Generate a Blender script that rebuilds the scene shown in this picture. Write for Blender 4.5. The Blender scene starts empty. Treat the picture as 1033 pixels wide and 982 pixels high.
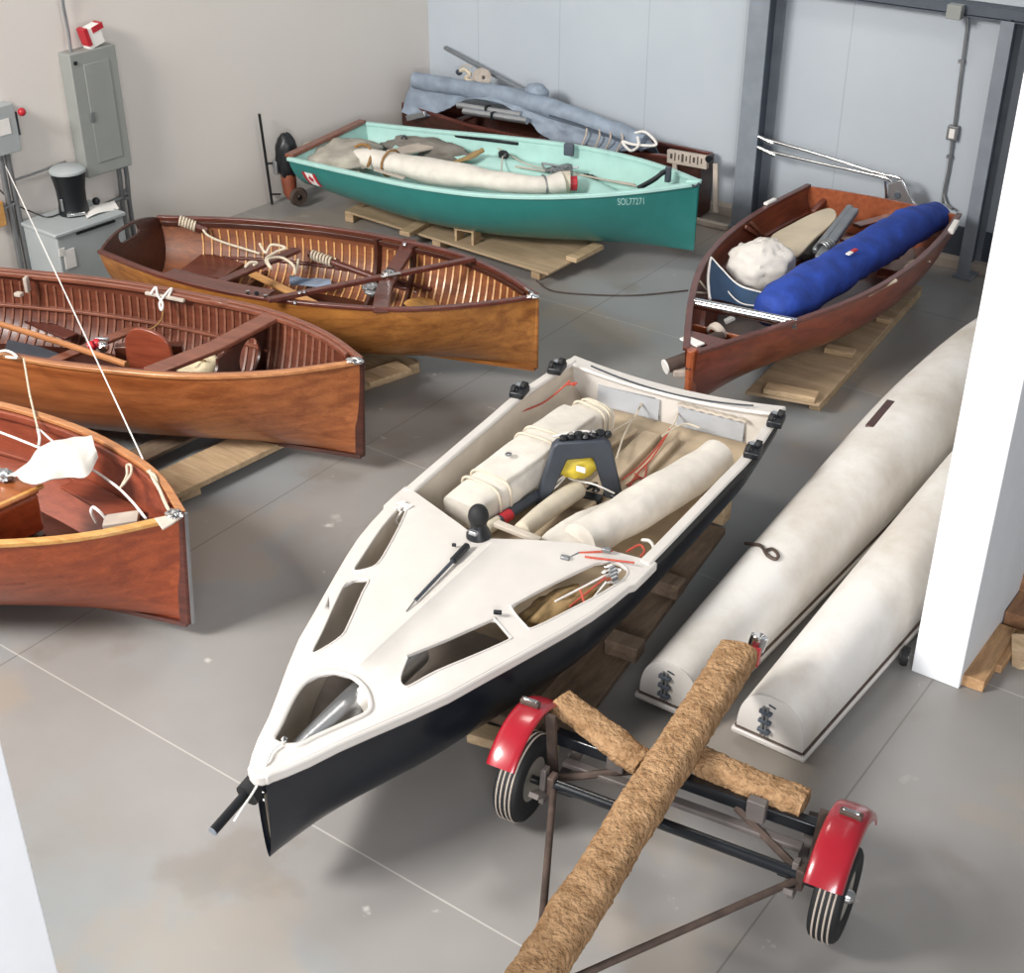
import bpy, bmesh, math, random
from mathutils import Vector, Matrix, noise
from mathutils.geometry import delaunay_2d_cdt
random.seed(7)
SC = bpy.context.scene
COL = SC.collection
V = Vector
PI = math.pi
# ------------------------------------------------------------------ camera
CAM_H, FPX, PITCH, YAW = 5.0, 1408.0, math.atan(851/1408.0), math.radians(36.0)
_hd = V((-math.sin(YAW), math.cos(YAW), 0)); _rt = V((math.cos(YAW), math.sin(YAW), 0))
_fw = _hd*math.cos(PITCH) + V((0, 0, -math.sin(PITCH)))
_up = _hd*math.sin(PITCH) + V((0, 0, math.cos(PITCH)))
cam = bpy.data.cameras.new('camera'); camo = bpy.data.objects.new('camera', cam); COL.objects.link(camo)
cam.sensor_fit = 'HORIZONTAL'; cam.sensor_width = 36; cam.lens = FPX/1033.0*36; cam.clip_end = 200
camo.matrix_world = Matrix(((_rt.x, _up.x, -_fw.x, 0), (_rt.y, _up.y, -_fw.y, 0), (_rt.z, _up.z, -_fw.z, CAM_H), (0, 0, 0, 1)))
SC.camera = camo
def ray(px, py): return _fw + _rt*((px-516.5)/FPX) - _up*((py-491.0)/FPX)
def at(px, py, z):                     # where a sight line meets the height z
    d = ray(px, py); return V((0, 0, CAM_H)) + d*((z-CAM_H)/d.z)
def aty(px, py, y):
    d = ray(px, py); return V((0, 0, CAM_H)) + d*(y/d.y)
def atx(px, py, x):
    d = ray(px, py); return V((0, 0, CAM_H)) + d*(x/d.x)
# ------------------------------------------------------------------ materials
def C(h):
    h = h.lstrip('#'); r = []
    for i in (0, 2, 4):
        c = int(h[i:i+2], 16)/255.0
        r.append(c/12.92 if c <= .04045 else ((c+.055)/1.055)**2.4)
    return (r[0], r[1], r[2], 1)
def _new(name):
    m = bpy.data.materials.new(name); m.use_nodes = True
    nt = m.node_tree; return m, nt, nt.nodes['Principled BSDF']
def mat(name, col, rough=.5, metal=0, var=.06, scale=6, coat=0, bump=0, bscale=40, spec=.5, stretch=(1, 1, 1)):
    m, nt, b = _new(name)
    tc = nt.nodes.new('ShaderNodeTexCoord'); mp = nt.nodes.new('ShaderNodeMapping'); mp.inputs['Scale'].default_value = stretch
    nt.links.new(tc.outputs['Object'], mp.inputs['Vector'])
    n = nt.nodes.new('ShaderNodeTexNoise'); n.inputs['Scale'].default_value = scale; n.inputs['Detail'].default_value = 5
    nt.links.new(mp.outputs[0], n.inputs['Vector'])
    r = nt.nodes.new('ShaderNodeValToRGB'); c = C(col)
    r.color_ramp.elements[0].position = .3; r.color_ramp.elements[1].position = .7
    r.color_ramp.elements[0].color = tuple(max(0, x*(1-2*var)) for x in c[:3])+(1,)
    r.color_ramp.elements[1].color = tuple(min(1, x*(1+2*var)) for x in c[:3])+(1,)
    nt.links.new(n.outputs['Fac'], r.inputs[0]); nt.links.new(r.outputs[0], b.inputs['Base Color'])
    b.inputs['Roughness'].default_value = rough; b.inputs['Metallic'].default_value = metal
    b.inputs['Coat Weight'].default_value = coat; b.inputs['Coat Roughness'].default_value = .12
    b.inputs['Specular IOR Level'].default_value = spec
    if bump:
        n2 = nt.nodes.new('ShaderNodeTexNoise'); n2.inputs['Scale'].default_value = bscale; n2.inputs['Detail'].default_value = 6
        nt.links.new(mp.outputs[0], n2.inputs['Vector'])
        bp = nt.nodes.new('ShaderNodeBump'); bp.inputs['Strength'].default_value = bump; bp.inputs['Distance'].default_value = .02
        nt.links.new(n2.outputs['Fac'], bp.inputs['Height']); nt.links.new(bp.outputs[0], b.inputs['Normal'])
    return m
def wood(name, dark, light, rough=.35, coat=.35, st=(1.2, 14, 14), seams=0, streak=.5):
    m, nt, b = _new(name)
    tc = nt.nodes.new('ShaderNodeTexCoord'); mp = nt.nodes.new('ShaderNodeMapping'); mp.inputs['Scale'].default_value = st
    nt.links.new(tc.outputs['Object'], mp.inputs['Vector'])
    n = nt.nodes.new('ShaderNodeTexNoise'); n.inputs['Scale'].default_value = 1.6; n.inputs['Detail'].default_value = 8; n.inputs['Roughness'].default_value = .62; n.inputs['Distortion'].default_value = .6
    nt.links.new(mp.outputs[0], n.inputs['Vector'])
    r = nt.nodes.new('ShaderNodeValToRGB'); r.color_ramp.elements[0].position = .32; r.color_ramp.elements[1].position = .68
    r.color_ramp.elements[0].color = C(dark); r.color_ramp.elements[1].color = C(light)
    nt.links.new(n.outputs['Fac'], r.inputs[0])
    mp2 = nt.nodes.new('ShaderNodeMapping'); mp2.inputs['Scale'].default_value = (st[0]*2.2, st[1]*5, st[2]*5)
    nt.links.new(tc.outputs['Object'], mp2.inputs['Vector'])
    n2 = nt.nodes.new('ShaderNodeTexNoise'); n2.inputs['Scale'].default_value = 2.5; n2.inputs['Detail'].default_value = 4
    nt.links.new(mp2.outputs[0], n2.inputs['Vector'])
    mr = nt.nodes.new('ShaderNodeMapRange'); mr.inputs[1].default_value = .3; mr.inputs[2].default_value = .7; mr.inputs[3].default_value = 1-.35*streak; mr.inputs[4].default_value = 1+.12*streak
    nt.links.new(n2.outputs['Fac'], mr.inputs[0])
    mx = nt.nodes.new('ShaderNodeMix'); mx.data_type = 'RGBA'; mx.blend_type = 'MULTIPLY'; mx.inputs[0].default_value = 1
    nt.links.new(r.outputs[0], mx.inputs[6]); nt.links.new(mr.outputs[0], mx.inputs[7])
    nt.links.new(mx.outputs[2], b.inputs['Base Color'])
    b.inputs['Roughness'].default_value = rough; b.inputs['Coat Weight'].default_value = coat; b.inputs['Coat Roughness'].default_value = .15
    return m
M = {}
M['can1_out'] = wood('honey varnished planking', '#7c4a22', '#ad7338', st=(.9, 9, 9))
M['can1_in'] = wood('inner honey planking', '#62331b', '#8a4e28', .5, .1)
M['rib_pale'] = wood('pale bent rib wood', '#b98550', '#d9a66c', .4, .2)
M['mahog'] = wood('dark mahogany', '#4a241d', '#6a372c', .35, .3)
M['mahog2'] = wood('deep mahogany', '#33170f', '#4d261b', .4, .3)
M['can2_out'] = wood('orange brown cedar planking', '#7f4422', '#a96538', st=(.8, 7, 9))
M['can2_in'] = wood('inner red brown planking', '#54291d', '#713d2b')
M['rib_red'] = wood('red brown bent rib wood', '#734533', '#8d5a44', .45, .2)
M['rail_or'] = wood('orange ash rail', '#a0643c', '#c58a58', .35, .3)
M['rail_br'] = wood('brown rail wood', '#6e3d2e', '#8d5641', .35, .3)
M['can3_out'] = wood('red orange cedar planking', '#8a3b1d', '#b4562c', st=(.8, 7, 9))
M['can3_in'] = wood('inner rose planking', '#763523', '#954b34')
M['gold'] = wood('gold spruce', '#b9803f', '#dba963', .3, .4)
M['red_out'] = wood('red mahogany planking', '#622a1b', '#8a432c', st=(.9, 8, 8))
M['red_in'] = wood('inner red mahogany', '#5a2a1d', '#83442e')
M['red_stem'] = wood('orange mahogany stem', '#8a4427', '#a85c36')
M['pine'] = wood('raw pine', '#a48a69', '#c8af8d', .7, 0, (1.5, 10, 10))
M['ply'] = wood('plywood', '#9c866a', '#b9a284', .75, 0, (1, 5, 5), streak=.3)
M['oldpine'] = wood('weathered timber', '#635243', '#85715e', .8, 0, (8, 1.2, 8))
M['lumber'] = wood('brown lumber', '#a07a55', '#c49e74', .7, 0, (10, 1.2, 10))
M['lumber2'] = wood('rough red lumber', '#7c563c', '#a17a58', .7, 0, (10, 1.2, 10))
M['teal'] = mat('teal gelcoat', '#2b7570', .35, var=.03, coat=.3)
M['aqua'] = mat('pale aqua gelcoat', '#aad2ca', .45, var=.03)
M['black'] = mat('black gelcoat', '#12171f', .3, var=.1, coat=.3)
M['white'] = mat('white gelcoat', '#d0cbc5', .4, var=.02, coat=.15)
M['cream'] = mat('cream inner gelcoat', '#c9bfb1', .55, var=.04)
M['sole'] = mat('stained beige sole', '#b3a188', .7, var=.12, scale=4)
M['deckin'] = mat('grey brown under deck', '#8a8078', .7, var=.1)
M['sail'] = mat('off white sailcloth', '#d5cfc5', .8, var=.05, scale=8, bump=.35, bscale=9)
M['sail2'] = mat('pale beige sailcloth', '#cbc1ae', .8, var=.05, scale=8, bump=.35, bscale=9)
M['cotton'] = mat('white cotton cloth', '#d0cbc4', .9, var=.03, bump=.3, bscale=12)
M['greycloth'] = mat('grey brown cloth', '#77726b', .9, var=.12, bump=.5, bscale=14)
M['beigecloth'] = mat('pale grey cover cloth', '#a8a296', .9, var=.12, bump=.5, bscale=12)
M['tarp'] = mat('grey blue tarpaulin', '#8591a0', .6, var=.09, scale=7, bump=.5, bscale=14)
M['blue'] = mat('royal blue sail cover', '#1f3f97', .75, var=.15, scale=7, bump=.5, bscale=14)
M['navy'] = mat('dark blue canvas', '#2b4460', .85, var=.1)
M['rope'] = mat('off white rope', '#c9bda8', .9, var=.1, scale=60)
M['ropew'] = mat('white rope', '#e2dfda', .85, var=.06, scale=60)
M['ropeb'] = mat('brown rope', '#8f6b3f', .9, var=.12, scale=60)
M['redrope'] = mat('red rope', '#b8503f', .8, var=.1, scale=60)
M['alu'] = mat('brushed aluminium', '#b9bcc0', .35, .85, var=.04)
M['chrome'] = mat('polished metal', '#d8d8d8', .18, 1, var=.02)
M['steelgrey'] = mat('grey painted steel', '#7d848d', .55, var=.06, scale=5)
M['steeldark'] = mat('dark grey painted steel', '#4b535e', .55, var=.06)
M['galv'] = mat('galvanised conduit', '#8a8c8e', .4, .6, var=.06)
M['boxgrey'] = mat('grey enamel', '#90938f', .5, var=.02)
M['boxgrey2'] = mat('light grey enamel', '#a3a9aa', .5, var=.02)
M['blackplastic'] = mat('black plastic', '#14171b', .4, var=.08)
M['darkgrey'] = mat('dark grey composite', '#3a4049', .5, var=.08)
M['rubber'] = mat('black rubber', '#17181a', .7, var=.1)
M['redpaint'] = mat('red enamel', '#9c1a28', .28, var=.04, coat=.5)
M['redplastic'] = mat('red plastic', '#b3202c', .4, var=.04)
M['rim'] = mat('silver wheel rim', '#b7b2a8', .35, .7, var=.05)
M['rust'] = mat('rusty brown steel', '#54463f', .65, .3, var=.15, scale=14)
M['frame'] = mat('black frame paint', '#15191e', .3, var=.1, coat=.4)
M['spring'] = mat('grey brown spring steel', '#6b6461', .6, .3, var=.1)
M['yellow'] = mat('yellow nylon', '#c9b23a', .6, var=.12, bump=.4, bscale=14)
M['paper'] = mat('white paper', '#e6e3de', .8, var=.03)
M['tan'] = mat('tan crumpled cloth', '#9a7f56', .9, var=.15, bump=.5, bscale=14)
M['orange'] = mat('orange brown paint', '#83452f', .5, var=.12)
M['board'] = mat('pale grey board', '#b8aca0', .8, var=.08)
M['ink'] = mat('dark print', '#4b4540', .8, var=.02)
M['ivory'] = mat('ivory cushion', '#cfc0a0', .85, var=.08, bump=.3, bscale=10)
M['blueprint'] = mat('blue print', '#4d6f93', .7, var=.02)
M['greyspar'] = mat('grey anodised spar', '#8b8f93', .45, .5, var=.06)
M['foil'] = mat('cream painted board', '#c4b59c', .45, var=.05, coat=.2)
M['flapgrey'] = mat('pale grey plastic', '#a9acb0', .5, var=.04)
M['lightblue'] = mat('pale blue cloth', '#8f9db2', .9, var=.06)
def pontoon_mat():
    m, nt, b = _new('chalky white painted hull')
    tc = nt.nodes.new('ShaderNodeTexCoord')
    n = nt.nodes.new('ShaderNodeTexNoise'); n.inputs['Scale'].default_value = 1.6; n.inputs['Detail'].default_value = 9; n.inputs['Roughness'].default_value = .65
    nt.links.new(tc.outputs['Object'], n.inputs['Vector'])
    r = nt.nodes.new('ShaderNodeValToRGB'); e = r.color_ramp.elements
    e[0].position = .3; e[0].color = C('#c2b9ad'); e[1].position = .62; e[1].color = C('#e0ddd8')
    nt.links.new(n.outputs['Fac'], r.inputs[0]); nt.links.new(r.outputs[0], b.inputs['Base Color']); b.inputs['Roughness'].default_value = .6
    return m
M['pontoon'] = pontoon_mat()
def fur_mat():
    m, nt, b = _new('tan carpet pile')
    tc = nt.nodes.new('ShaderNodeTexCoord')
    n = nt.nodes.new('ShaderNodeTexNoise'); n.inputs['Scale'].default_value = 14; n.inputs['Detail'].default_value = 9; n.inputs['Roughness'].default_value = .7
    nt.links.new(tc.outputs['Object'], n.inputs['Vector'])
    r = nt.nodes.new('ShaderNodeValToRGB'); e = r.color_ramp.elements
    e[0].position = .28; e[0].color = C('#7a5a3b'); e[1].position = .62; e[1].color = C('#b6936f')
    nt.links.new(n.outputs['Fac'], r.inputs[0]); nt.links.new(r.outputs[0], b.inputs['Base Color']); b.inputs['Roughness'].default_value = 1
    b.inputs['Specular IOR Level'].default_value = .1
    n2 = nt.nodes.new('ShaderNodeTexNoise'); n2.inputs['Scale'].default_value = 45; n2.inputs['Detail'].default_value = 8
    nt.links.new(tc.outputs['Object'], n2.inputs['Vector'])
    bp = nt.nodes.new('ShaderNodeBump'); bp.inputs['Strength'].default_value = .9; bp.inputs['Distance'].default_value = .03
    nt.links.new(n2.outputs['Fac'], bp.inputs['Height']); nt.links.new(bp.outputs[0], b.inputs['Normal'])
    return m
M['fur'] = fur_mat()
def lines_mat(name, c1, c2, rough, axis_lines, nscale=.6, spec=.4, c3=None, bump=0):
    """plain surface with blotches and straight joints: axis_lines = [(axis, position, half width, colour, strength)]"""
    m, nt, b = _new(name)
    tc = nt.nodes.new('ShaderNodeTexCoord'); sep = nt.nodes.new('ShaderNodeSeparateXYZ'); nt.links.new(tc.outputs['Object'], sep.inputs[0])
    n = nt.nodes.new('ShaderNodeTexNoise'); n.inputs['Scale'].default_value = nscale; n.inputs['Detail'].default_value = 8; n.inputs['Roughness'].default_value = .6
    nt.links.new(tc.outputs['Object'], n.inputs['Vector'])
    r = nt.nodes.new('ShaderNodeValToRGB'); r.color_ramp.elements[0].position = .3; r.color_ramp.elements[1].position = .7
    r.color_ramp.elements[0].color = C(c1); r.color_ramp.elements[1].color = C(c2); nt.links.new(n.outputs['Fac'], r.inputs[0])
    out = r.outputs[0]
    if c3:
        for (sc, th, col, fac) in c3:
            nn = nt.nodes.new('ShaderNodeTexNoise'); nn.inputs['Scale'].default_value = sc; nn.inputs['Detail'].default_value = 6
            nt.links.new(tc.outputs['Object'], nn.inputs['Vector'])
            mr = nt.nodes.new('ShaderNodeMapRange'); mr.inputs[1].default_value = th; mr.inputs[2].default_value = th+.05; mr.inputs[3].default_value = 0; mr.inputs[4].default_value = fac
            nt.links.new(nn.outputs['Fac'], mr.inputs[0])
            mx = nt.nodes.new('ShaderNodeMix'); mx.data_type = 'RGBA'; nt.links.new(mr.outputs[0], mx.inputs[0]); nt.links.new(out, mx.inputs[6]); mx.inputs[7].default_value = C(col); out = mx.outputs[2]
    for ax, pos, hw, col, st in axis_lines:
        s = nt.nodes.new('ShaderNodeMath'); s.operation = 'COMPARE'; nt.links.new(sep.outputs[ax], s.inputs[0]); s.inputs[1].default_value = pos; s.inputs[2].default_value = hw
        k = nt.nodes.new('ShaderNodeMath'); k.operation = 'MULTIPLY'; nt.links.new(s.outputs[0], k.inputs[0]); k.inputs[1].default_value = st
        mx = nt.nodes.new('ShaderNodeMix'); mx.data_type = 'RGBA'; nt.links.new(k.outputs[0], mx.inputs[0]); nt.links.new(out, mx.inputs[6]); mx.inputs[7].default_value = C(col); out = mx.outputs[2]
    nt.links.new(out, b.inputs['Base Color']); b.inputs['Roughness'].default_value = rough; b.inputs['Specular IOR Level'].default_value = spec
    return m
# ------------------------------------------------------------------ mesh builder (world coordinates)
def spline(pts, n=8, closed=False):
    pts = [V(p) for p in pts]; N = len(pts)
    if N < 3 and not closed: return pts
    out = []
    R = N if closed else N-1
    for i in range(R):
        if closed: a, b, c, d = pts[i-1], pts[i], pts[(i+1) % N], pts[(i+2) % N]
        else: a, b, c, d = pts[max(i-1, 0)], pts[i], pts[i+1], pts[min(i+2, N-1)]
        for k in range(n):
            t = k/n
            out.append(.5*((2*b)+(c-a)*t+(2*a-5*b+4*c-d)*t*t+(3*b-a-3*c+d)*t**3))
    if not closed: out.append(pts[-1])
    return out
class MB:
    def __init__(s): s.v = []; s.f = []; s.m = []
    def add(s, vs, fs, mi=0):
        o = len(s.v); s.v += [V(p) for p in vs]
        for f in fs: s.f.append([o+i for i in f]); s.m.append(mi)
        return s
    def box(s, c, size, rz=0, M3=None, mi=0):
        R = M3 if M3 else Matrix.Rotation(rz, 3, 'Z'); c = V(c); h = V(size)/2
        vs = [c + R @ V((sx*h.x, sy*h.y, sz*h.z)) for sz in (-1, 1) for sx, sy in ((-1, -1), (1, -1), (1, 1), (-1, 1))]
        return s.add(vs, [[3, 2, 1, 0], [4, 5, 6, 7], [0, 1, 5, 4], [1, 2, 6, 5], [2, 3, 7, 6], [3, 0, 4, 7]], mi)
    def bar(s, p, q, w, h, up=(0, 0, 1), mi=0):
        return s.sweep([p, q], w, h, up, mi)
    def sweep(s, pts, w, h, up=(0, 0, 1), mi=0):
        pts = [V(p) for p in pts]; n = len(pts); up = V(up); vs = []
        for i, p in enumerate(pts):
            t = (pts[min(i+1, n-1)]-pts[max(i-1, 0)]).normalized()
            sd = t.cross(up); sd = sd.normalized() if sd.length > 1e-6 else V((1, 0, 0)); u2 = sd.cross(t).normalized()
            ww = w[i] if isinstance(w, (list, tuple)) else w; hh = h[i] if isinstance(h, (list, tuple)) else h
            for a, b in ((-1, -1), (1, -1), (1, 1), (-1, 1)): vs.append(p + sd*a*ww/2 + u2*b*hh/2)
        fs = [[3, 2, 1, 0], [4*n-4, 4*n-3, 4*n-2, 4*n-1]]
        for i in range(n-1):
            for k in range(4):
                a = 4*i+k; b = 4*i+(k+1) % 4; fs.append([a, b, b+4, a+4])
        return s.add(vs, fs, mi)
    def tube(s, pts, r, n=8, closed=False, mi=0, flat=1.0, up=None, dome=0, wob=0, wsc=4, ws=0):
        pts = [V(p) for p in pts]; N = len(pts); vs = []
        t0 = None; nrm = None
        for i, p in enumerate(pts):
            if closed: t = (pts[(i+1) % N]-pts[i-1]).normalized()
            else: t = (pts[min(i+1, N-1)]-pts[max(i-1, 0)]).normalized()
            if up is not None: 
                b = t.cross(V(up)).normalized(); nrm = b.cross(t)
            elif nrm is None:
                a = V((0, 0, 1)) if abs(t.z) < .9 else V((1, 0, 0)); nrm = (a - t*a.dot(t)).normalized()
            else:
                nrm = (nrm - t*nrm.dot(t)); nrm = nrm.normalized() if nrm.length > 1e-6 else t.orthogonal().normalized()
            b = t.cross(nrm)
            rr = r[i] if isinstance(r, (list, tuple)) else r
            for k in range(n):
                a = 2*PI*k/n; q = p + b*math.cos(a)*rr + nrm*math.sin(a)*rr*flat
                if wob:
                    d = (q-p).normalized(); q += d*wob*noise.noise(V((q.x*wsc+ws, q.y*wsc, q.z*wsc)))
                vs.append(q)
        fs = []
        R = N if closed else N-1
        for i in range(R):
            j = (i+1) % N
            for k in range(n): k2 = (k+1) % n; fs.append([i*n+k, i*n+k2, j*n+k2, j*n+k])
        if not closed:
            if dome:
                c0 = len(vs); vs.append(pts[0]-(pts[1]-pts[0]).normalized()*dome); c1 = len(vs); vs.append(pts[-1]+(pts[-1]-pts[-2]).normalized()*dome)
                for k in range(n): fs.append([(k+1) % n, k, c0]); fs.append([(N-1)*n+k, (N-1)*n+(k+1) % n, c1])
            else: fs.append(list(range(n-1, -1, -1))); fs.append([(N-1)*n+k for k in range(n)])
        return s.add(vs, fs, mi)
    def rope(s, pts, r=.006, n=6, closed=False, mi=0, k=8): return s.tube(spline(pts, k, closed), r, n, closed, mi)
    def grid(s, fn, nu, nv, mi=0, thick=0):
        g = [[V(fn(i/nu, j/nv)) for j in range(nv+1)] for i in range(nu+1)]; W = nv+1
        vs = [p for row in g for p in row]
        fs = [[i*W+j, i*W+j+1, (i+1)*W+j+1, (i+1)*W+j] for i in range(nu) for j in range(nv)]
        if thick:
            nv0 = len(vs); ns = []
            for i in range(nu+1):
                for j in range(nv+1):
                    du = g[min(i+1, nu)][j]-g[max(i-1, 0)][j]; dv = g[i][min(j+1, nv)]-g[i][max(j-1, 0)]
                    nn = du.cross(dv); ns.append(nn.normalized() if nn.length > 1e-9 else V((0, 0, 1)))
            vs = vs + [p-ns[i]*thick for i, p in enumerate(vs)]
            fs = fs + [[nv0+q for q in reversed(f)] for f in fs]
            bd = [(i*W, (i+1)*W) for i in range(nu)] + [(nu*W+j, nu*W+j+1) for j in range(nv)] + [((i+1)*W+nv, i*W+nv) for i in range(nu-1, -1, -1)] + [(j+1, j) for j in range(nv-1, -1, -1)]
            for a, b in bd: fs.append([a, b, nv0+b, nv0+a])
        return s.add(vs, fs, mi)
    def prism(s, poly, off, mi=0):
        poly = [V(p) for p in poly]; off = V(off); n = len(poly)
        return s.add(poly+[p+off for p in poly], [list(range(n-1, -1, -1)), [n+i for i in range(n)]]+[[i, (i+1) % n, n+(i+1) % n, n+i] for i in range(n)], mi)
    def lathe(s, prof, c, axis=(0, 0, 1), n=24, mi=0):
        ax = V(axis).normalized(); a = ax.orthogonal().normalized(); b = ax.cross(a); c = V(c); vs = []; P = len(prof)
        for k in range(n):
            d = a*math.cos(2*PI*k/n)+b*math.sin(2*PI*k/n)
            for r, h in prof: vs.append(c+d*max(r, 1e-4)+ax*h)
        fs = [[k*P+j, ((k+1) % n)*P+j, ((k+1) % n)*P+j+1, k*P+j+1] for k in range(n) for j in range(P-1)]
        return s.add(vs, fs, mi)
    def blob(s, c, rad, rz=0, wob=.15, sc=3, seed=0, nu=28, nv=18, flatz=None, mi=0, ridge=0):
        c = V(c); R = Matrix.Rotation(rz, 3, 'Z'); vs = []; W = nv+1
        for i in range(nu):
            for j in range(nv+1):
                th = 2*PI*i/nu; ph = PI*j/nv-PI/2
                d = V((math.cos(th)*math.cos(ph), math.sin(th)*math.cos(ph), math.sin(ph)))
                nz = noise.noise(d*sc+V((seed, seed*.7, 0)))
                if ridge: nz += ridge*(1-abs(noise.noise(d*sc*2+V((seed, 3, 0))))*2)
                f = 1+wob*nz
                p = V((d.x*rad[0], d.y*rad[1], d.z*rad[2]))*f
                if flatz is not None: p.z = max(p.z, flatz)
                vs.append(c+R @ p)
        fs = [[i*W+j, ((i+1) % nu)*W+j, ((i+1) % nu)*W+j+1, i*W+j+1] for i in range(nu) for j in range(nv)]
        return s.add(vs, fs, mi)
    def slab(s, outline, holes, fmap, thick, spacing=.08, mi=0, mi_side=None):
        """2D outline with holes, meshed and mapped: fmap(x, y, d) -> point at depth d"""
        vs = []; es = []
        for loop in [outline]+holes:
            o = len(vs); n = len(loop); vs += [V((p[0], p[1])) for p in loop]; es += [(o+i, o+(i+1) % n) for i in range(n)]
        def inside(p, loop):
            c = False; n = len(loop)
            for i in range(n):
                x1, y1 = loop[i][0], loop[i][1]; x2, y2 = loop[(i+1) % n][0], loop[(i+1) % n][1]
                if (y1 > p[1]) != (y2 > p[1]) and p[0] < (x2-x1)*(p[1]-y1)/(y2-y1)+x1: c = not c
            return c
        def far(p):
            for loop in [outline]+holes:
                n = len(loop)
                for i in range(n):
                    a = V(loop[i][:2]); b = V(loop[(i+1) % n][:2]); d = b-a; t = max(0, min(1, (V(p)-a).dot(d)/max(d.length_squared, 1e-12)))
                    if (a+d*t-V(p)).length < spacing*.35: return False
            return True
        xs = [p[0] for p in outline]; ys = [p[1] for p in outline]
        x = min(xs)+spacing/2
        while x < max(xs):
            y = min(ys)+spacing/2
            while y < max(ys):
                if inside((x, y), outline) and not any(inside((x, y), h) for h in holes) and far((x, y)): vs.append(V((x, y)))
                y += spacing
            x += spacing
        r = delaunay_2d_cdt(vs, es, [], 0, 1e-5); pv, pf = r[0], r[2]
        tris = []
        for f in pf:
            cx = sum(pv[i].x for i in f)/len(f); cy = sum(pv[i].y for i in f)/len(f)
            if inside((cx, cy), outline) and not any(inside((cx, cy), h) for h in holes): tris.append(list(f))
        top = [fmap(p.x, p.y, 0) for p in pv]; bot = [fmap(p.x, p.y, thick) for p in pv]; n = len(pv)
        cnt = {}
        for f in tris:
            for i in range(len(f)):
                a, b = f[i], f[(i+1) % len(f)]; cnt[(a, b)] = cnt.get((a, b), 0)+1
        sides = [[a, b, n+b, n+a] for (a, b) in cnt if (b, a) not in cnt]
        o = len(s.v); s.v += [V(p) for p in top+bot]
        for f in tris:
            s.f.append([o+i for i in f]); s.m.append(mi); s.f.append([o+n+i for i in reversed(f)]); s.m.append(mi)
        for f in sides: s.f.append([o+i for i in f]); s.m.append(mi if mi_side is None else mi_side)
        return s
    def build(s, name, mats, parent=None, smooth=40, bevel=0, seg=2, flip=True):
        if not isinstance(mats, (list, tuple)): mats = [mats]
        vs = s.v
        if parent is not None:
            root = parent
            while root.parent: root = root.parent
            inv = (Matrix.Translation(root.location) @ root.rotation_euler.to_matrix().to_4x4()).inverted(); vs = [inv @ p for p in vs]; loc = None
        else:
            xs = [p.x for p in vs]; ys = [p.y for p in vs]; zs = [p.z for p in vs]
            loc = V(((min(xs)+max(xs))/2, (min(ys)+max(ys))/2, min(zs))); vs = [p-loc for p in vs]
        me = bpy.data.meshes.new(name); me.from_pydata([tuple(p) for p in vs], [], s.f)
        for m in mats: me.materials.append(m)
        for i, p in enumerate(me.polygons): p.material_index = s.m[i]
        bm = bmesh.new(); bm.from_mesh(me)
        if flip: bmesh.ops.recalc_face_normals(bm, faces=bm.faces)
        a = math.radians(smooth)
        for f in bm.faces: f.smooth = smooth > 0
        for e in bm.edges:
            if len(e.link_faces) == 2 and e.calc_face_angle(0) > a: e.smooth = False
        bm.to_mesh(me); bm.free()
        o = bpy.data.objects.new(name, me); COL.objects.link(o)
        if parent is not None: o.parent = parent
        else: o.location = loc
        if bevel:
            md = o.modifiers.new('bevel', 'BEVEL'); md.width = bevel; md.segments = seg; md.limit_method = 'ANGLE'; md.angle_limit = math.radians(50)
        return o
def thing(name, label, cat, loc=(0, 0, 0), rz=0, group=None):
    o = bpy.data.objects.new(name, None); COL.objects.link(o); o.empty_display_size = .1
    o.location = loc; o.rotation_euler = (0, 0, rz); o['label'] = label; o['category'] = cat
    if group: o['group'] = group
    return o
def tag(o, label, cat, group=None, kind=None):
    o['label'] = label; o['category'] = cat
    if group: o['group'] = group
    if kind: o['kind'] = kind
    return o
def struct(o): o['kind'] = 'structure'; return o
def text_mesh(body, size, fmap, name, m, parent=None, thick=.002):
    cu = bpy.data.curves.new('lettering', 'FONT'); cu.body = body; cu.size = size; cu.align_x = 'CENTER'; cu.align_y = 'CENTER'
    ob = bpy.data.objects.new('lettering', cu); COL.objects.link(ob)
    dg = bpy.context.evaluated_depsgraph_get(); me = bpy.data.meshes.new_from_object(ob.evaluated_get(dg))
    b = MB(); b.add([fmap(v.co.x, v.co.y) for v in me.vertices], [list(p.vertices) for p in me.polygons])
    bpy.data.objects.remove(ob); bpy.data.curves.remove(cu); bpy.data.meshes.remove(me)
    return b.build(name, m, parent, smooth=0, flip=False)
# ------------------------------------------------------------------ the room
YB = 12.4
WANG = math.atan(.048)
def wx(y): return -10.16+.048*(y-YB)          # the left wall stands a little out of square
joint = '#6f6b66'; jl = '#c9c5be'
fl = lines_mat('polished concrete', '#85827e', '#959290', .33, [
    (0, -6.065, .005, joint, .8), (0, -1.705, .005, joint, .8), (1, 3.495, .0045, jl, .55), (1, 6.53, .0045, jl, .4), (1, 9.47, .005, jl, .35), (1, 11.2, .008, joint, .6)],
    nscale=.5, spec=.35, c3=[(.33, .52, '#8f979b', .55), (1.1, .60, '#7d756c', .4), (.7, .56, '#a0917f', .4), (2.4, .69, '#b5b0a9', .5), (4.2, .70, '#c3c0bb', .8), (9, .76, '#cfccc8', .8)])
b = MB(); b.box((-4, 5, -.1), (18, 22, .2)); o = struct(b.build('floor', fl, smooth=0))
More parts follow.
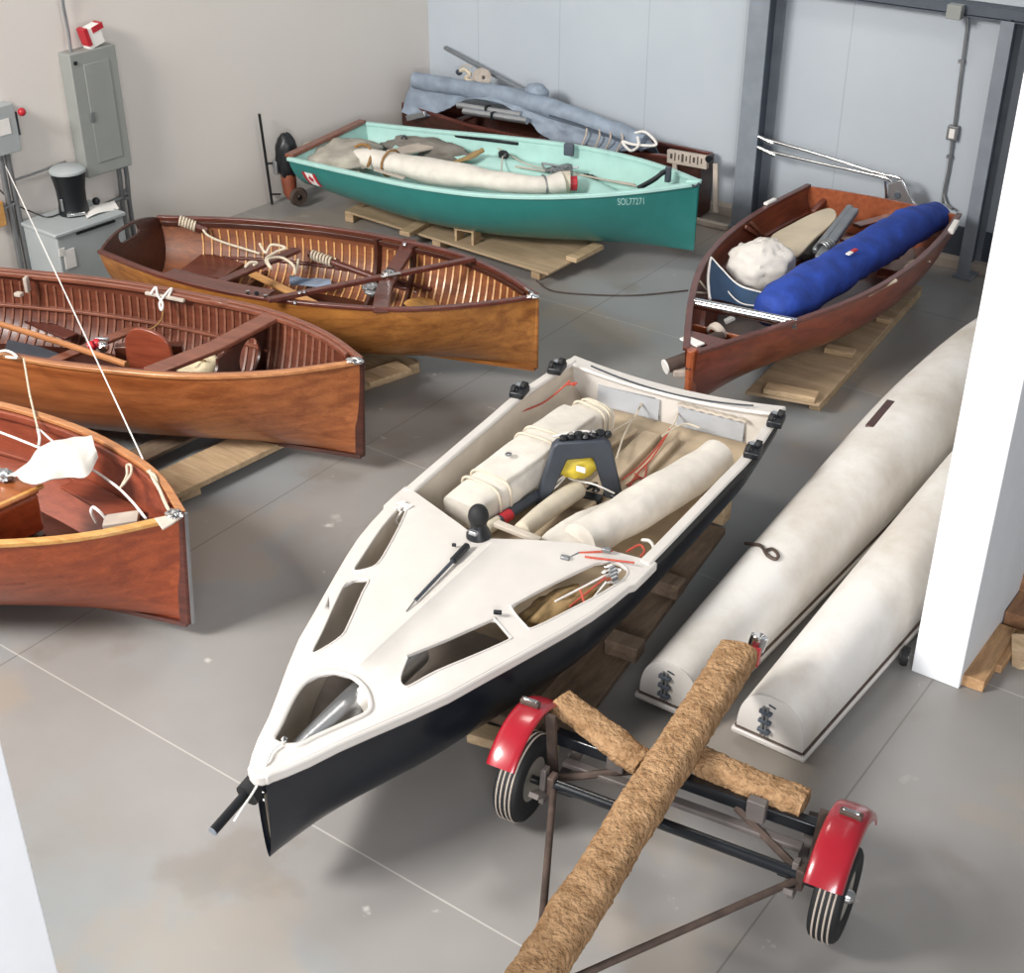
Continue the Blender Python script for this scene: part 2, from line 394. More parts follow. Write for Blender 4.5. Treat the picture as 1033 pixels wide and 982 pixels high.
# object coordinates of the floor must equal world ones for the joints
def world_origin(o):
    l = o.location.copy(); o.data.transform(Matrix.Translation(l)); o.location = (0, 0, 0)
world_origin(o)
wl = lines_mat('warm white plaster', '#dcd6d0', '#e0dad4', .85, [], nscale=.7, spec=.2)
b = MB(); b.prism([(wx(-4), -4, 0), (wx(YB), YB, 0), (wx(YB)-.2, YB, 0), (wx(-4)-.2, -4, 0)], (0, 0, 7)); struct(b.build('wall_left', wl, smooth=0))
seams = [(0, -9.465+1.073*i, .004, '#8e979f', .6) for i in range(8)]
wb = lines_mat('cool white liner panel', '#b1b9c1', '#b9c1c8', .6, seams, nscale=.8, spec=.25)
b = MB(); b.box((-5.0, YB+.1, 3.5), (10.6, .2, 7)); o = struct(b.build('wall_back', wb, smooth=0)); world_origin(o)
wp = mat('bright white paint', '#e3e5e8', .8, var=.01, spec=.2)
b = MB(); b.prism([(-1.837, 6.387, 0), (-1.560, 6.387, 0), (-1.560, 10.6, 0), (-1.837, 10.6, 0)], (0, 0, 7)); struct(b.build('wall_right', wp, smooth=0, bevel=.006))
e0 = at(96, 1130, 0)
b = MB(); b.prism([(e0.x-.3, e0.y-.9, 0), (e0.x, e0.y-.9, 0), (e0.x, e0.y, 0), (e0.x-.3, e0.y, 0)], (0, 0, 7)); struct(b.build('wall_front', wp, smooth=0, bevel=.006))
# sill and kick strip along the back wall
b = MB(); b.box((-5.0, YB-.06, .05), (10.2, .12, .10)); struct(b.build('baseboard_back', M['board'], smooth=0, bevel=.006))
b = MB(); b.box((-3.75, YB-.012, .24), (.75, .02, .28)); struct(b.build('trim_1', M['steeldark'], smooth=0))
# steel column (I section) between the teal and the red boat
def icol(cx, y0, w, d, z1, name, m1, m2):
    b = MB(); b.box((cx, y0+.01, z1/2), (w, .02, z1)); b.box((cx, y0+d-.01, z1/2), (w, .02, z1)); b.box((cx, y0+d/2, z1/2), (.016, d-.04, z1), mi=1)
    b.box((cx, y0+d/2, .015), (w+.06, d+.04, .03)); return struct(b.build(name, [m1, m2], smooth=0, bevel=.003))
icol(-5.935, 12.02, .205, .36, 6.8, 'trim_2', M['steelgrey'], M['steeldark'])
icol(-3.685, 12.10, .115, .28, 2.30, 'trim_3', M['steelgrey'], M['steeldark'])
b = MB(); b.box((-3.9, YB-.10, 2.36), (4.6, .18, .012)); b.box((-3.9, YB-.185, 2.33), (4.6, .012, .08)); b.box((-3.9, YB-.1, 2.275), (4.6, .18, .012)); b.box((-3.9, YB-.02, 2.32), (4.6, .02, .10))
struct(b.build('trim_4', M['steeldark'], smooth=0))
# ------------------------------------------------------------------ electrics on the back wall
cb = thing('conduit_run', 'thin grey conduit running down the back wall with a small outlet box', 'conduit', (-4.15, YB-.05, .35))
Y1 = YB-.03
b = MB(); b.rope([aty(975, 14, Y1), aty(976, 22, Y1), aty(974, 40, Y1), aty(968, 85, Y1), aty(963, 126, Y1)], .014, 8); b.rope([aty(961, 141, Y1), aty(957, 170, Y1), aty(953, 190, Y1), aty(951, 205, Y1)], .014, 8); b.rope([aty(952, 195, Y1), aty(955, 206, Y1-.02), aty(961, 211, Y1-.06)], .013, 8)
b.build('conduit', M['galv'], cb)
p = aty(961.5, 134, YB-.03); b = MB(); b.box((p.x, YB-.03, p.z), (.10, .06, .13)); ob = b.build('outlet_box', M['galv'], cb, bevel=.006)
b = MB(); b.box((p.x, YB-.063, p.z), (.05, .008, .085)); b.build('outlet_plate', M['paper'], ob)
p = aty(967, 10, YB-.16); b = MB(); b.box((p.x, YB-.235, p.z), (.13, .09, .12)); b.build('junction_box', M['boxgrey'], cb, bevel=.006)
for q in ((970, 62), (958, 158)):
    p = aty(q[0], q[1], Y1); b = MB(); b.box(p, (.05, .05, .025)); b.build('pipe_clip', M['galv'], cb)
# ------------------------------------------------------------------ electrics on the left wall
RW = WANG
def onwall(y, z, off): return V((wx(y)+off*math.cos(RW), y-off*math.sin(RW), z))
def wallbox(b, y, z, off, size, mi=0):            # size = (depth, along wall, height)
    b.box(onwall(y, z, off), size, M3=Matrix.Rotation(-RW, 3, 'Z'), mi=mi)
RWM = Matrix.Rotation(-RW, 3, 'Z')
def atw(px, py, off=0.0):
    p0 = V((wx(0)+off, 0, 0)); nrm = V((math.cos(RW), -math.sin(RW), 0)); o = V((0, 0, CAM_H)); d = ray(px, py)
    return o + d*((p0-o).dot(nrm)/d.dot(nrm))
pa, pc = atw(69, 56, .16), atw(133, 163, .16); pbm = atw(92, 183, .16); ptr = atw(117, 44, .16)
y0, y1 = (pa.y+pbm.y)/2, (pc.y+ptr.y)/2; z1, z0 = (pa.z+ptr.z)/2, (pc.z+pbm.z)/2
ym, zm, hw, hh = (y0+y1)/2, (z0+z1)/2, (y1-y0), (z1-z0)
ep = thing('electrical_panel', 'tall grey electrical panel on the left wall with a closed door', 'electrical panel', onwall(ym, z0, .08))
b = MB(); wallbox(b, ym, zm, .08, (.16, hw, hh)); b.build('cabinet', M['boxgrey'], ep, bevel=.008)
b = MB(); wallbox(b, ym+.02, zm, .163, (.008, hw*.56, hh*.80)); dr = b.build('door', M['boxgrey'], ep, bevel=.004)
b = MB(); wallbox(b, ym-hw*.22, zm-.02, .17, (.012, .045, .09)); b.build('latch', M['galv'], dr, bevel=.003)
b = MB(); wallbox(b, y0+.05, z1-.08, .163, (.012, .03, .03)); b.build('lock', M['blackplastic'], ep)
# box of supplies on the panel
p = atw(96, 33, .08); pk = thing('red_white_carton', 'small red and white carton lying on top of the electrical panel', 'carton', onwall(ym-.02, z1, .09))
b = MB(); b.box(onwall(ym+.06, z1+.095, .09), (.10, .17, .17), M3=RWM @ Matrix.Rotation(.25, 3, 'X')); b.build('carton_body', M['paper'], pk, bevel=.004)
for yy, zz, sz in ((ym-.01, z1+.10, (.106, .04, .15)), (ym+.10, z1+.165, (.106, .12, .05))):
    b = MB(); b.box(onwall(yy, zz, .092), sz, M3=RWM @ Matrix.Rotation(.25, 3, 'X')); b.build('red_panel', M['redplastic'], pk)
# conduits
cd = thing('panel_conduit', 'grey conduits running above and below the tall electrical panel', 'conduit', onwall(y0, .1, .05))
b = MB(); b.rope([atw(60, -40, .05), atw(63, 0, .05), atw(67, 22, .05), atw(69, 34, .06), onwall(y0+.08, z1, .08)], .014, 8); b.build('conduit', M['galv'], cd)
for k, dy in enumerate((-.10, -.02)):
    b = MB(); ycc = y1+dy; b.rope([onwall(ycc, z0, .08), onwall(ycc, z0-.12, .08), onwall(ycc, .5, .06), onwall(ycc, .05, .06)], .022, 10); b.build('conduit', M['galv'], cd)
for zz in (z0-.03, z0-.28, z0-.33):
    b = MB(); b.lathe([(0, 0), (.035, 0), (.035, .035), (0, .035)], onwall(y1-.06, zz, .07), n=10); b.build('coupling', M['galv'], cd)
b = MB(); b.rope([onwall(y1-.06, z0-.30, .06), onwall(y1-.35, z0-.33, .06), onwall(y1-.62, z0-.33, .06)], .022, 8); b.build('conduit', M['galv'], cd)
b = MB(); b.rope([atw(14, 182, .04), atw(40, 173, .04), atw(66, 163, .04)], .010, 6); b.build('conduit', M['galv'], cd)
# safety switch
ds = thing('safety_switch', 'small grey safety switch with a red lever at the left edge', 'electrical switch', (0, 0, 0))
q1 = atw(15, 104, .14); q2 = atw(22, 152, .14); ya = (q1.y+q2.y)/2; zt, zb_ = q1.z, q2.z; yl = ya-.26; ds.location = onwall((ya+yl)/2, zb_, .07)
b = MB(); wallbox(b, (ya+yl)/2, (zt+zb_)/2, .07, (.14, ya-yl, zt-zb_)); b.build('switch_box', M['boxgrey2'], ds, bevel=.006)
b = MB(); wallbox(b, ya-.13, (zt+zb_)/2+.03, .142, (.005, .12, .13)); b.build('label_plate', M['paper'], ds)
b = MB(); wallbox(b, ya+.02, (zt+zb_)/2+.02, .10, (.03, .03, .2)); lv = b.build('lever', M['darkgrey'], ds, bevel=.004)
p = atw(22, 113, .16); b = MB(); b.blob(p, (.035, .035, .035), wob=0); b.build('lever_knob', M['redplastic'], lv)
for k in (0, 1):
    b = MB(); b.rope([onwall(ya-.10-.07*k, zb_, .06), onwall(ya-.10-.07*k, .6, .06), onwall(ya-.10-.07*k, .03, .06)], .026, 10); b.build('conduit', M['galv'], ds)
b = MB(); b.rope([onwall(ya-.13, zb_-.45, .08), onwall(ya-.30, zb_-.48, .06), onwall(ya-.6, zb_-.48, .06)], .012, 8); b.build('conduit', M['galv'], ds)
# transformer cabinet on the floor
t0 = at(122, 212, .62); tl = at(28, 222, .62)
yA, yB = 6.93, 7.64
tr = thing('transformer_cabinet', 'squat grey transformer cabinet on the floor below the electrical panel', 'transformer', onwall((yA+yB)/2, 0, .3))
b = MB(); wallbox(b, (yA+yB)/2, .335, .31, (.50, yB-yA, .57)); b.build('cabinet', M['boxgrey2'], tr, bevel=.012)
b = MB(); wallbox(b, (yA+yB)/2, .635, .31, (.54, yB-yA+.04, .035)); b.build('lid', M['boxgrey2'], tr, bevel=.01)
b = MB(); wallbox(b, (yA+yB)/2+.05, .60, .57, (.012, yB-yA-.3, .02)); b.build('vent_slot', M['blackplastic'], tr)
b = MB(); wallbox(b, yA+.10, .40, .563, (.006, .11, .17)); wallbox(b, yA+.03, .48, .563, (.006, .06, .07)); b.build('notice', M['paper'], tr)
for yy in (yA+.05, yB-.05):
    b = MB(); wallbox(b, yy, .025, .31, (.46, .08, .05)); b.build('foot', M['steeldark'], tr)
# coffee maker
q = at(75, 214, .66); cm = thing('coffee_maker', 'black coffee maker with a grey lid standing on the transformer cabinet', 'coffee maker', (q.x, q.y, .653))
b = MB(); prof = [(0, 0), (.13, 0), (.133, .02), (.123, .11), (.127, .22), (.148, .35), (.152, .38), (0, .38)]; b.lathe(prof, (q.x, q.y, .653), n=28); b.build('body', M['blackplastic'], cm)
b = MB(); b.lathe([(0, .38), (.157, .38), (.157, .40), (.13, .42), (0, .425)], (q.x, q.y, .653), n=28); b.build('lid', M['boxgrey2'], cm)
ds2 = V((.85, -.5, 0)).normalized(); b = MB(); b.box(V((q.x, q.y, .653))+ds2*.12+V((0, 0, .03)), (.05, .16, .03), rz=math.atan2(ds2.y, ds2.x)); b.build('drip_tray', M['chrome'], cm, bevel=.006)
b = MB(); b.box(V((q.x, q.y, .653))+V((.02, -.130, .11)), (.03, .012, .11)); b.build('water_gauge', M['alu'], cm, bevel=.004)
b = MB(); b.rope([V((q.x-.05, q.y-.08, .67)), at(48, 219, .665), at(30, 213, .70), atw(14, 205, .05), atw(0, 192, .04), atw(-12, 180, .04)], .006); tag(b.build('power_cord', M['blackplastic']), 'black power cord trailing from the coffee maker to the left edge', 'cord')
b = MB(); zt_ = .655
pts = [at(84, 213, zt_), at(115, 202, zt_), at(120, 210, zt_), at(88, 221, zt_)]
b.grid(lambda u, v: (pts[0].lerp(pts[1], u)).lerp(pts[3].lerp(pts[2], u), v)+V((0, 0, .012*math.sin(u*5)+.006)), 8, 4, thick=.002); tag(b.build('newspaper', M['paper']), 'folded white paper beside the coffee maker on the transformer cabinet', 'paper')
b = MB(); b.blob(at(97, 203, .70), (.035, .035, .035), wob=.05); tag(b.build('spray_cap', M['blackplastic']), 'small black round cap beside the coffee maker on the cabinet', 'cap')
p = atw(-4, 216, .05); b = MB(); b.box(p, (.10, .12, .22), M3=RWM); tag(b.build('wooden_block', M['gold'], bevel=.01), 'small orange wooden piece at the left edge of the photo', 'block')
# ------------------------------------------------------------------ motor and bar by the left wall
mo = thing('outboard_motor', 'small outboard motor with a black cowl and rusty leg behind the teal boat stern', 'outboard motor', at(292, 206, 0))
m0 = at(292, 206, 0)
b = MB(); b.blob(m0+V((0, .02, .50)), (.12, .12, .25), wob=.12, seed=2); b.build('cowl', M['blackplastic'], mo)
b = MB(); b.tube([m0+V((0, .02, .4)), m0+V((.01, .01, .26)), m0+V((.03, 0, .13))], [.07, .08, .07], 10); b.build('leg', M['orange'], mo)
b = MB(); b.blob(m0+V((.05, -.02, .12)), (.14, .05, .055), rz=-.4, wob=.1); b.build('gearcase', M['orange'], mo)
b = MB(); b.lathe([(.03, -.04), (.08, -.04), (.10, 0), (.08, .04), (.03, .04)], m0+V((.16, -.02, .12)), (.9, -.4, 0), n=20); b.build('propeller_ring', M['rust'], mo)
b = MB(); b.box(m0+V((-.06, -.09, .40)), (.05, .03, .14)); b.build('clamp', M['alu'], mo, bevel=.006)
rk = thing('wall_bar', 'thin black upright bar fixed to the left wall by two brackets', 'bar', atw(274, 207, .03))
b = MB(); b.rope([atw(261.5, 115, .08), atw(268, 160, .08), atw(274.5, 206, .08)], .014, 8); b.build('bar', M['blackplastic'], rk)
for q in ((271, 165, 281, 164), (274, 196, 283, 196)):
    b = MB(); b.rope([atw(q[0], q[1], .0), atw(q[0], q[1], .08), atw(q[2], q[3], .10)], .010, 6); b.build('bracket', M['blackplastic'], rk)
# ------------------------------------------------------------------ boats
UK = [0, .2, .4, .6, .8, .92, 1.0]
def herm(X, Y, u):
    n = len(X)
    if u <= X[0]: return Y[0]+(u-X[0])*(Y[1]-Y[0])/(X[1]-X[0])
    if u >= X[-1]: return Y[-1]
    d = [(Y[i+1]-Y[i])/(X[i+1]-X[i]) for i in range(n-1)]
    m = [d[0]]+[(d[i-1]*(X[i+1]-X[i])+d[i]*(X[i]-X[i-1]))/(X[i+1]-X[i-1]) for i in range(1, n-1)]+[d[-1]]
    i = max(k for k in range(n-1) if X[k] <= u); h = X[i+1]-X[i]; t = (u-X[i])/h
    return (2*t**3-3*t**2+1)*Y[i]+(t**3-2*t**2+t)*h*m[i]+(-2*t**3+3*t**2)*Y[i+1]+(t**3-t**2)*h*m[i+1]
class Boat:
    def __init__(s, name, label, cat, S, hd, L, sc, b, k, n, th=.022, rake=0, bx=None, bowrake=0, group=None):
        s.S, s.hd, s.L, s.sc, s.bv, s.kv, s.nv, s.th, s.rake, s.bx, s.bowrake = S, hd, L, sc, b, k, n, th, rake, bx, bowrake
        s.c, s.sn = math.cos(hd), math.sin(hd)
        s.root = thing(name, label, cat, (S[0], S[1], min(k)), hd, group)
    def w(s, x, y, z): return V((s.S[0]+x*s.c-y*s.sn, s.S[1]+x*s.sn+y*s.c, z))
    def loc(s, p): dx, dy = p[0]-s.S[0], p[1]-s.S[1]; return (dx*s.c+dy*s.sn, -dx*s.sn+dy*s.c)
    def b(s, x): return max(.004, herm(s.bx, s.bv, x) if s.bx else herm(UK, s.bv, x/s.L))
    def s_(s, x): u = x/s.L; return s.sc[0]+s.sc[1]*u+s.sc[2]*u*u+s.sc[3]*u**3
    def k(s, x): u = max(0, min(1, x/s.L)); return herm([0, .25, .5, .75, 1], s.kv, u)
    def n(s, x): u = max(0, min(1, x/s.L)); return herm([0, .5, .8, 1], s.nv, u)
    def pt(s, x, side, a, ins=0):                 # a: 0 keel .. 1 sheer
        b = max(.003, s.b(x)-ins); k = s.k(x)+ins; sh = s.s_(x); n = s.n(x)
        th = a*PI/2; y = b*(math.sin(th)**(2/n) if a > 0 else 0); z = k+(sh-k)*(1-max(0, math.cos(th))**(2/n))
        f = (1-x/s.L)
        xx = x+s.rake*(sh-z)*max(0, f)**3-s.bowrake*(sh-z)*max(0, x/s.L)**6
        return s.w(xx, side*y, z)
    def hb(s, x, z, ins=0):                       # half breadth at height z
        b = max(.003, s.b(x)-ins); k = s.k(x)+ins; h = max(0, min(1, (z-k)/(s.s_(x)-k))); n = s.n(x)
        return b*max(0, 1-(1-h)**n)**(1/n)
    def hull(s, m_out, m_in, nu=56, na=14, name='hull'):
        b = MB()
        def row(i, ins):
            x = s.L*(1-(1-i/nu)**1.15) if i else 0
            if ins: x = min(x, s.L-.03)
            r = []
            for j in range(-na, na+1):
                r.append(s.pt(x, 1 if j >= 0 else -1, abs(j)/na, ins))
            return r
        W = 2*na+1
        o = [row(i, 0) for i in range(nu+1)]; q = [row(i, s.th) for i in range(nu+1)]
        b.add([p for r in o for p in r], [[i*W+j, i*W+j+1, (i+1)*W+j+1, (i+1)*W+j] for i in range(nu) for j in range(W-1)], 0)
        b.add([p for r in q for p in r], [[i*W+j, (i+1)*W+j, (i+1)*W+j+1, i*W+j+1] for i in range(nu) for j in range(W-1)], 1)
        O = (nu+1)*W
        for i in range(nu):
            for j in (0, W-1): b.f.append([i*W+j, (i+1)*W+j, O+(i+1)*W+j, O+i*W+j]); b.m.append(1)
        for j in range(W-1):
            b.f.append([j, j+1, O+j+1, O+j]); b.m.append(1); b.f.append([nu*W+j, nu*W+j+1, O+nu*W+j+1, O+nu*W+j]); b.m.append(0)
        s.h = b.build(name, [m_out, m_in], s.root, smooth=50); return s.h
    def rail(s, side, m, w, h, dy=0, dz=0, x0=0, x1=None, n=40, name='gunwale', z=None):
        x1 = s.L if x1 is None else x1; pts = []
        for i in range(n+1):
            x = x0+(x1-x0)*i/n; zz = s.s_(x)+dz
            bb = max(.0, (s.b(x) if z is None else s.hb(x, s.s_(x)+z))+dy)
            xx = x+(s.rake*0)
            pts.append(s.w(xx, side*bb, zz+(z or 0)))
        return MB().sweep(pts, w, h).build(name, m, s.root, smooth=50, bevel=min(w, h)*.2)
    def ribs(s, xs, m, w=.018, t=.010, a0=.12, a1=.98, name='rib', out=None):
        for x in xs:
            pts = []
            for j in range(-12, 13):
                a = a0+(a1-a0)*abs(j)/12 if j else 0
                pts.append(s.pt(x, 1 if j >= 0 else -1, a if j else 0, s.th+t/2))
            xd = s.w(1, 0, 0)-s.w(0, 0, 0); n = len(pts); vs = []
            for i, p in enumerate(pts):
                tt = (pts[min(i+1, n-1)]-pts[max(i-1, 0)]).normalized(); nn = xd.cross(tt).normalized()
                for q, r_ in ((-1, -1), (1, -1), (1, 1), (-1, 1)): vs.append(p+xd*q*w/2+nn*r_*t/2)
            b = MB(); fs = [[3, 2, 1, 0], [4*n-4, 4*n-3, 4*n-2, 4*n-1]]
            for i in range(n-1):
                for k in range(4): fs.append([4*i+k, 4*i+(k+1) % 4, 4*i+4+(k+1) % 4, 4*i+4+k])
            b.add(vs, fs); b.build(name, m, s.root, smooth=50)
    def stem(s, m, w=.05, d=.05, extra=.01, name='stem', ztop=.02, zlow=0):
        x = s.L; zb = s.k(x)-extra+zlow; zt = s.s_(x)+ztop
        def px(z): return x-s.bowrake*(s.s_(x)-z)
        b = MB(); vs = []
        for z in (zb, zt):
            for dx, wy in ((-d*.8, w), (d*.25, w*.75), (d*.5, w*.35)):
                vs += [s.w(px(z)+dx, wy/2, z)]
            for dx, wy in ((d*.5, w*.35), (d*.25, w*.75), (-d*.8, w)): vs += [s.w(px(z)+dx, -wy/2, z)]
        b.add(vs, [[5, 4, 3, 2, 1, 0], [6, 7, 8, 9, 10, 11]]+[[i, (i+1) % 6, 6+(i+1) % 6, 6+i] for i in range(6)])
        return b.build(name, m, s.root, smooth=0, bevel=.004)
    def keel(s, m, w=.05, h=.03, name='keel'):
        Lk = s.L-s.bowrake*(s.s_(s.L)-s.k(s.L)); pts = [s.w(Lk*i/20, 0, s.k(s.L*i/20)-h*.35) for i in range(21)]
        return MB().sweep(pts, w, h).build(name, m, s.root, smooth=50)
    def plate(s, x, m, holes=(), name='transom', th=.025, top=lambda v: 0, ins=0, dx=0, zlo=None, zhi=None, spacing=.07, na=12):
        """a board across the boat that fills its section; top(v) adds height over the sheer, v in -1..1"""
        out = []
        sh = s.s_(x) if zhi is None else zhi; kk = s.k(x)+ins if zlo is None else zlo
        for j in range(-na, na+1):
            a = abs(j)/na; z = kk+(sh-kk)*(1-math.cos(a*PI/2)**(2/s.n(x))) if zlo is None else kk+(sh-kk)*abs(j)/na
            out.append(((1 if j >= 0 else -1)*s.hb(x, min(z, s.s_(x)), ins), z))
        if zlo is not None: out = [p for i, p in enumerate(out)]
        hw = s.hb(x, sh, ins)
        for i in range(1, 12):
            v = 1-2*i/12; out.append((v*hw, sh+top(v)))
        rk = s.rake*max(0, 1-x/s.L)**3
        return MB().slab(out, [list(h) for h in holes], lambda y, z, d: s.w(x+dx+d+rk*(s.s_(x)-z), y, z), th, spacing).build(name, m, s.root, smooth=30)
    def cross(s, x, m, w, h, z, name='thwart', ins=None, sag=0, n=10):
        ins = s.th if ins is None else ins; hb = s.hb(x, z, ins); pts = [s.w(x, hb*(1-2*i/n), z-sag*(1-(1-2*i/n)**2)) for i in range(n+1)]
        return MB().sweep(pts, w, h).build(name, m, s.root, smooth=50, bevel=.006)
    def sole(s, x0, x1, z, m, name='floorboard', gap=.004, n=16, thick=.015, ins=None):
        ins = s.th+.002 if ins is None else ins; pts = []
        def fn(u, v):
            x = x0+(x1-x0)*u; h = s.hb(x, z, ins); return s.w(x, h*(1-2*v), z)
        return MB().grid(fn, n, 8, thick=thick).build(name, m, s.root, smooth=30)
def knot(c, size, n=16, seed=0, flat=.5):
    rn = random.Random(seed); return [V(c)+V((rn.uniform(-1, 1)*size, rn.uniform(-1, 1)*size, rn.uniform(-.2, 1)*size*flat)) for _ in range(n)]
def coil(p, q, r, turns, n=8):                     # rope wound round a spar from p to q
    p, q = V(p), V(q); t = (q-p).normalized(); a = t.orthogonal().normalized(); b = t.cross(a); N = turns*n
    return [p.lerp(q, i/N)+(a*math.cos(2*PI*i/n)+b*math.sin(2*PI*i/n))*r for i in range(N+1)]
def roll(path, rad, name, m, label, cat, flat=1.0, n=20, wob=.02, wsc=5, seed=0, dome=.03, sub=8):
    pts = spline(path, sub); N = len(pts); rr = [herm([i/(len(rad)-1) for i in range(len(rad))], rad, i/(N-1)) for i in range(N)]
    o = MB().tube(pts, rr, n, flat=flat, up=(0, 0, 1), dome=dome, wob=wob, wsc=wsc, ws=seed).build(name, m, smooth=60)
    return tag(o, label, cat) if label else o
# ================================================================== black and white skiff
SK = Boat('racing_skiff', 'black hulled racing skiff with a white deck in the middle of the floor', 'boat', (-4.108, 7.515), -1.4575, 4.477, (.6631, .0898, -.0534, .0488),
          [.775, .80, .825, .812, .795, .78, .765, .708, .603, .483, .42, .335, .175, .09, .03], [.27, .21, .18, .175, .235], [3.2, 3.0, 2.9, 2.0], th=.03,
          bx=[0, .3, .68, 1.1, 1.64, 2.04, 2.3, 2.67, 3.03, 3.4, 3.6, 3.8, 4.15, 4.37, 4.477])
R_ = SK.root
SK.hull(M['black'], M['cream'], nu=64)
def deckz(x, y):
    bb = SK.b(x)+.02; v = min(1, abs(y)/bb); z = SK.s_(x)+.016+.055*(1-v*v)*min(1, max(0, (4.45-x)/.8))
    if 2.38 < x < 3.75: z += .03*math.exp(-(y/.022)**2)
    return z
def dout(x): return SK.b(x)+.012+(.018 if 2.05 <= x <= 2.32 else .0)
xs_ = [2.06, 2.1, 2.2, 2.31, 2.34, 2.5, 2.67, 2.85, 3.03, 3.2, 3.4, 3.6, 3.8, 4.0, 4.15, 4.3, 4.4, 4.46, 4.49]
left = [(x, dout(x)) for x in xs_]; rightp = [(x, -dout(x)) for x in reversed(xs_)]
aft = [(2.33, -.28), (2.40, -.13), (2.385, -.03), (2.29, .13), (2.15, .41)]
hatch = [(4.297, -.058), (4.193, -.10), (4.014, -.163), (3.896, -.182), (3.825, -.152), (3.781, -.092), (3.771, 0.0), (3.802, .096), (3.861, .17), (3.926, .20), (4.04, .155), (4.176, .094), (4.27, .05)]
wins = [[(2.976, -.548), (2.842, -.589), (2.534, -.668), (2.31, -.70), (2.271, -.667), (2.451, -.589), (2.711, -.502), (2.88, -.459), (2.95, -.49)],
        [(3.69, -.294), (3.519, -.359), (3.275, -.456), (3.118, -.511), (3.06, -.49), (3.029, -.414), (3.151, -.368), (3.424, -.263), (3.523, -.235), (3.64, -.255)],
        [(3.655, .20), (3.521, .152), (3.49, .143), (3.29, .23), (3.027, .332), (3.015, .354), (3.077, .465), (3.103, .485), (3.299, .407), (3.517, .314), (3.666, .269), (3.692, .241)],
        [(2.884, .372), (2.822, .373), (2.556, .452), (2.281, .549), (2.215, .61), (2.205, .66), (2.225, .715), (2.298, .737), (2.482, .70), (2.725, .622), (2.951, .54), (2.961, .497)]]
MB().slab(left+rightp+aft, [hatch]+wins, lambda x, y, d: SK.w(x, y, deckz(x, y)-d), .022, .06).build('foredeck', M['white'], R_, smooth=35, bevel=.006)
MB().prism([SK.w(x, y, SK.s_(x)-.045) for x, y in ((4.36, .10), (4.36, -.10), (4.44, -.075), (4.505, -.035), (4.52, 0), (4.505, .035), (4.44, .075))], (0, 0, .062)).build('nose_cap', M['white'], R_, smooth=50, bevel=.012)
# rounded lips round the openings
for i, hl in enumerate([hatch]+wins):
    r = .013 if i == 0 else .006
    MB().tube(spline([SK.w(x, y, deckz(x, y)) for x, y in hl], 3, True), r, 8, closed=True).build('hatch_coaming' if i == 0 else 'window_lip', M['white'], R_)
for sd in (1, -1):
    pts = [SK.w(x, sd*(SK.b(x)-.012), SK.s_(x)+.008) for x in [i*2.12/24 for i in range(25)]]
    MB().sweep(pts, .07, .035).build('gunwale', M['white'], R_, bevel=.012)
    pts = [SK.w(x, sd*(SK.b(x)+.014), SK.s_(x)-.012) for x in [.02+i*2.06/24 for i in range(25)]]
    MB().sweep(pts, .035, .05).build('rubbing_strake', M['rubber'], R_, bevel=.01)
    pts = [SK.w(x, sd*(dout(x)-.002), SK.s_(x)-.012) for x in xs_]
    MB().sweep(pts, .03, .055).build('deck_edge', M['white'], R_, bevel=.01)
# transom with two scuppers, bowed rail on top
sagf = lambda v: -.06*(1-v*v)
def scup(y0, y1): return [(y0, .40), (y1, .40), (y1-.03*(1 if y1 > y0 else -1), .55), (y0+.05*(1 if y1 > y0 else -1), .56)]
SK.plate(0, M['white'], [scup(.06, .56), [(-.56, .40), (-.06, .40), (-.11, .56), (-.53, .55)]], top=sagf, th=.03, ins=.01, dx=-.005)
pts = [SK.w(.0+.0*v, v*.79, SK.s_(0)+.012+sagf(v)) for v in [-1+i/10 for i in range(21)]]
MB().sweep(pts, .13, .03).build('transom_rail', M['white'], R_, bevel=.012)
pts = [SK.w(.045, v*.60, SK.s_(0)+.03+sagf(v)) for v in [-1+i/8 for i in range(17)]]
MB().sweep(pts, .012, .006).build('rail_groove', M['darkgrey'], R_)
SK.sole(.03, 2.75, .375, M['sole'], 'sole', n=24, ins=.03)
SK.sole(2.75, 4.1, .40, M['deckin'], 'fore_sole', n=20, ins=.03)
for yy, xx, ww in ((-.02, .25, .15), (.16, .25, .06)):
    MB().bar(SK.w(xx, yy, .40), SK.w(1.35, yy, .40), ww, .06).build('floor_batten', M['sole'], R_, bevel=.015)
MB().bar(SK.w(.95, -.33, .44), SK.w(.95, .28, .44), .05, .03)
MB().bar(at(500, 528, .60), at(545, 546, .60), .05, .03).build('cockpit_beam', M['cream'], R_, bevel=.006)
MB().sweep([SK.w(.065, y, .575+.008*(i % 2)) for i, y in enumerate([.08+.035*k for k in range(15)])], .03, .014).build('scupper_trim', M['cream'], R_, smooth=0)
for y0_, y1_ in ((.07, .55), (-.54, -.07)):
    MB().add([SK.w(.045, y0_, .41), SK.w(.045, y1_, .41), SK.w(.03, y1_, .555), SK.w(.03, y0_, .555), SK.w(.055, y0_, .41), SK.w(.055, y1_, .41), SK.w(.04, y1_, .555), SK.w(.04, y0_, .555)], [[0, 1, 2, 3], [7, 6, 5, 4], [0, 4, 5, 1], [1, 5, 6, 2], [2, 6, 7, 3], [3, 7, 4, 0]]).build('scupper_flap', M['flapgrey'], R_, smooth=0)
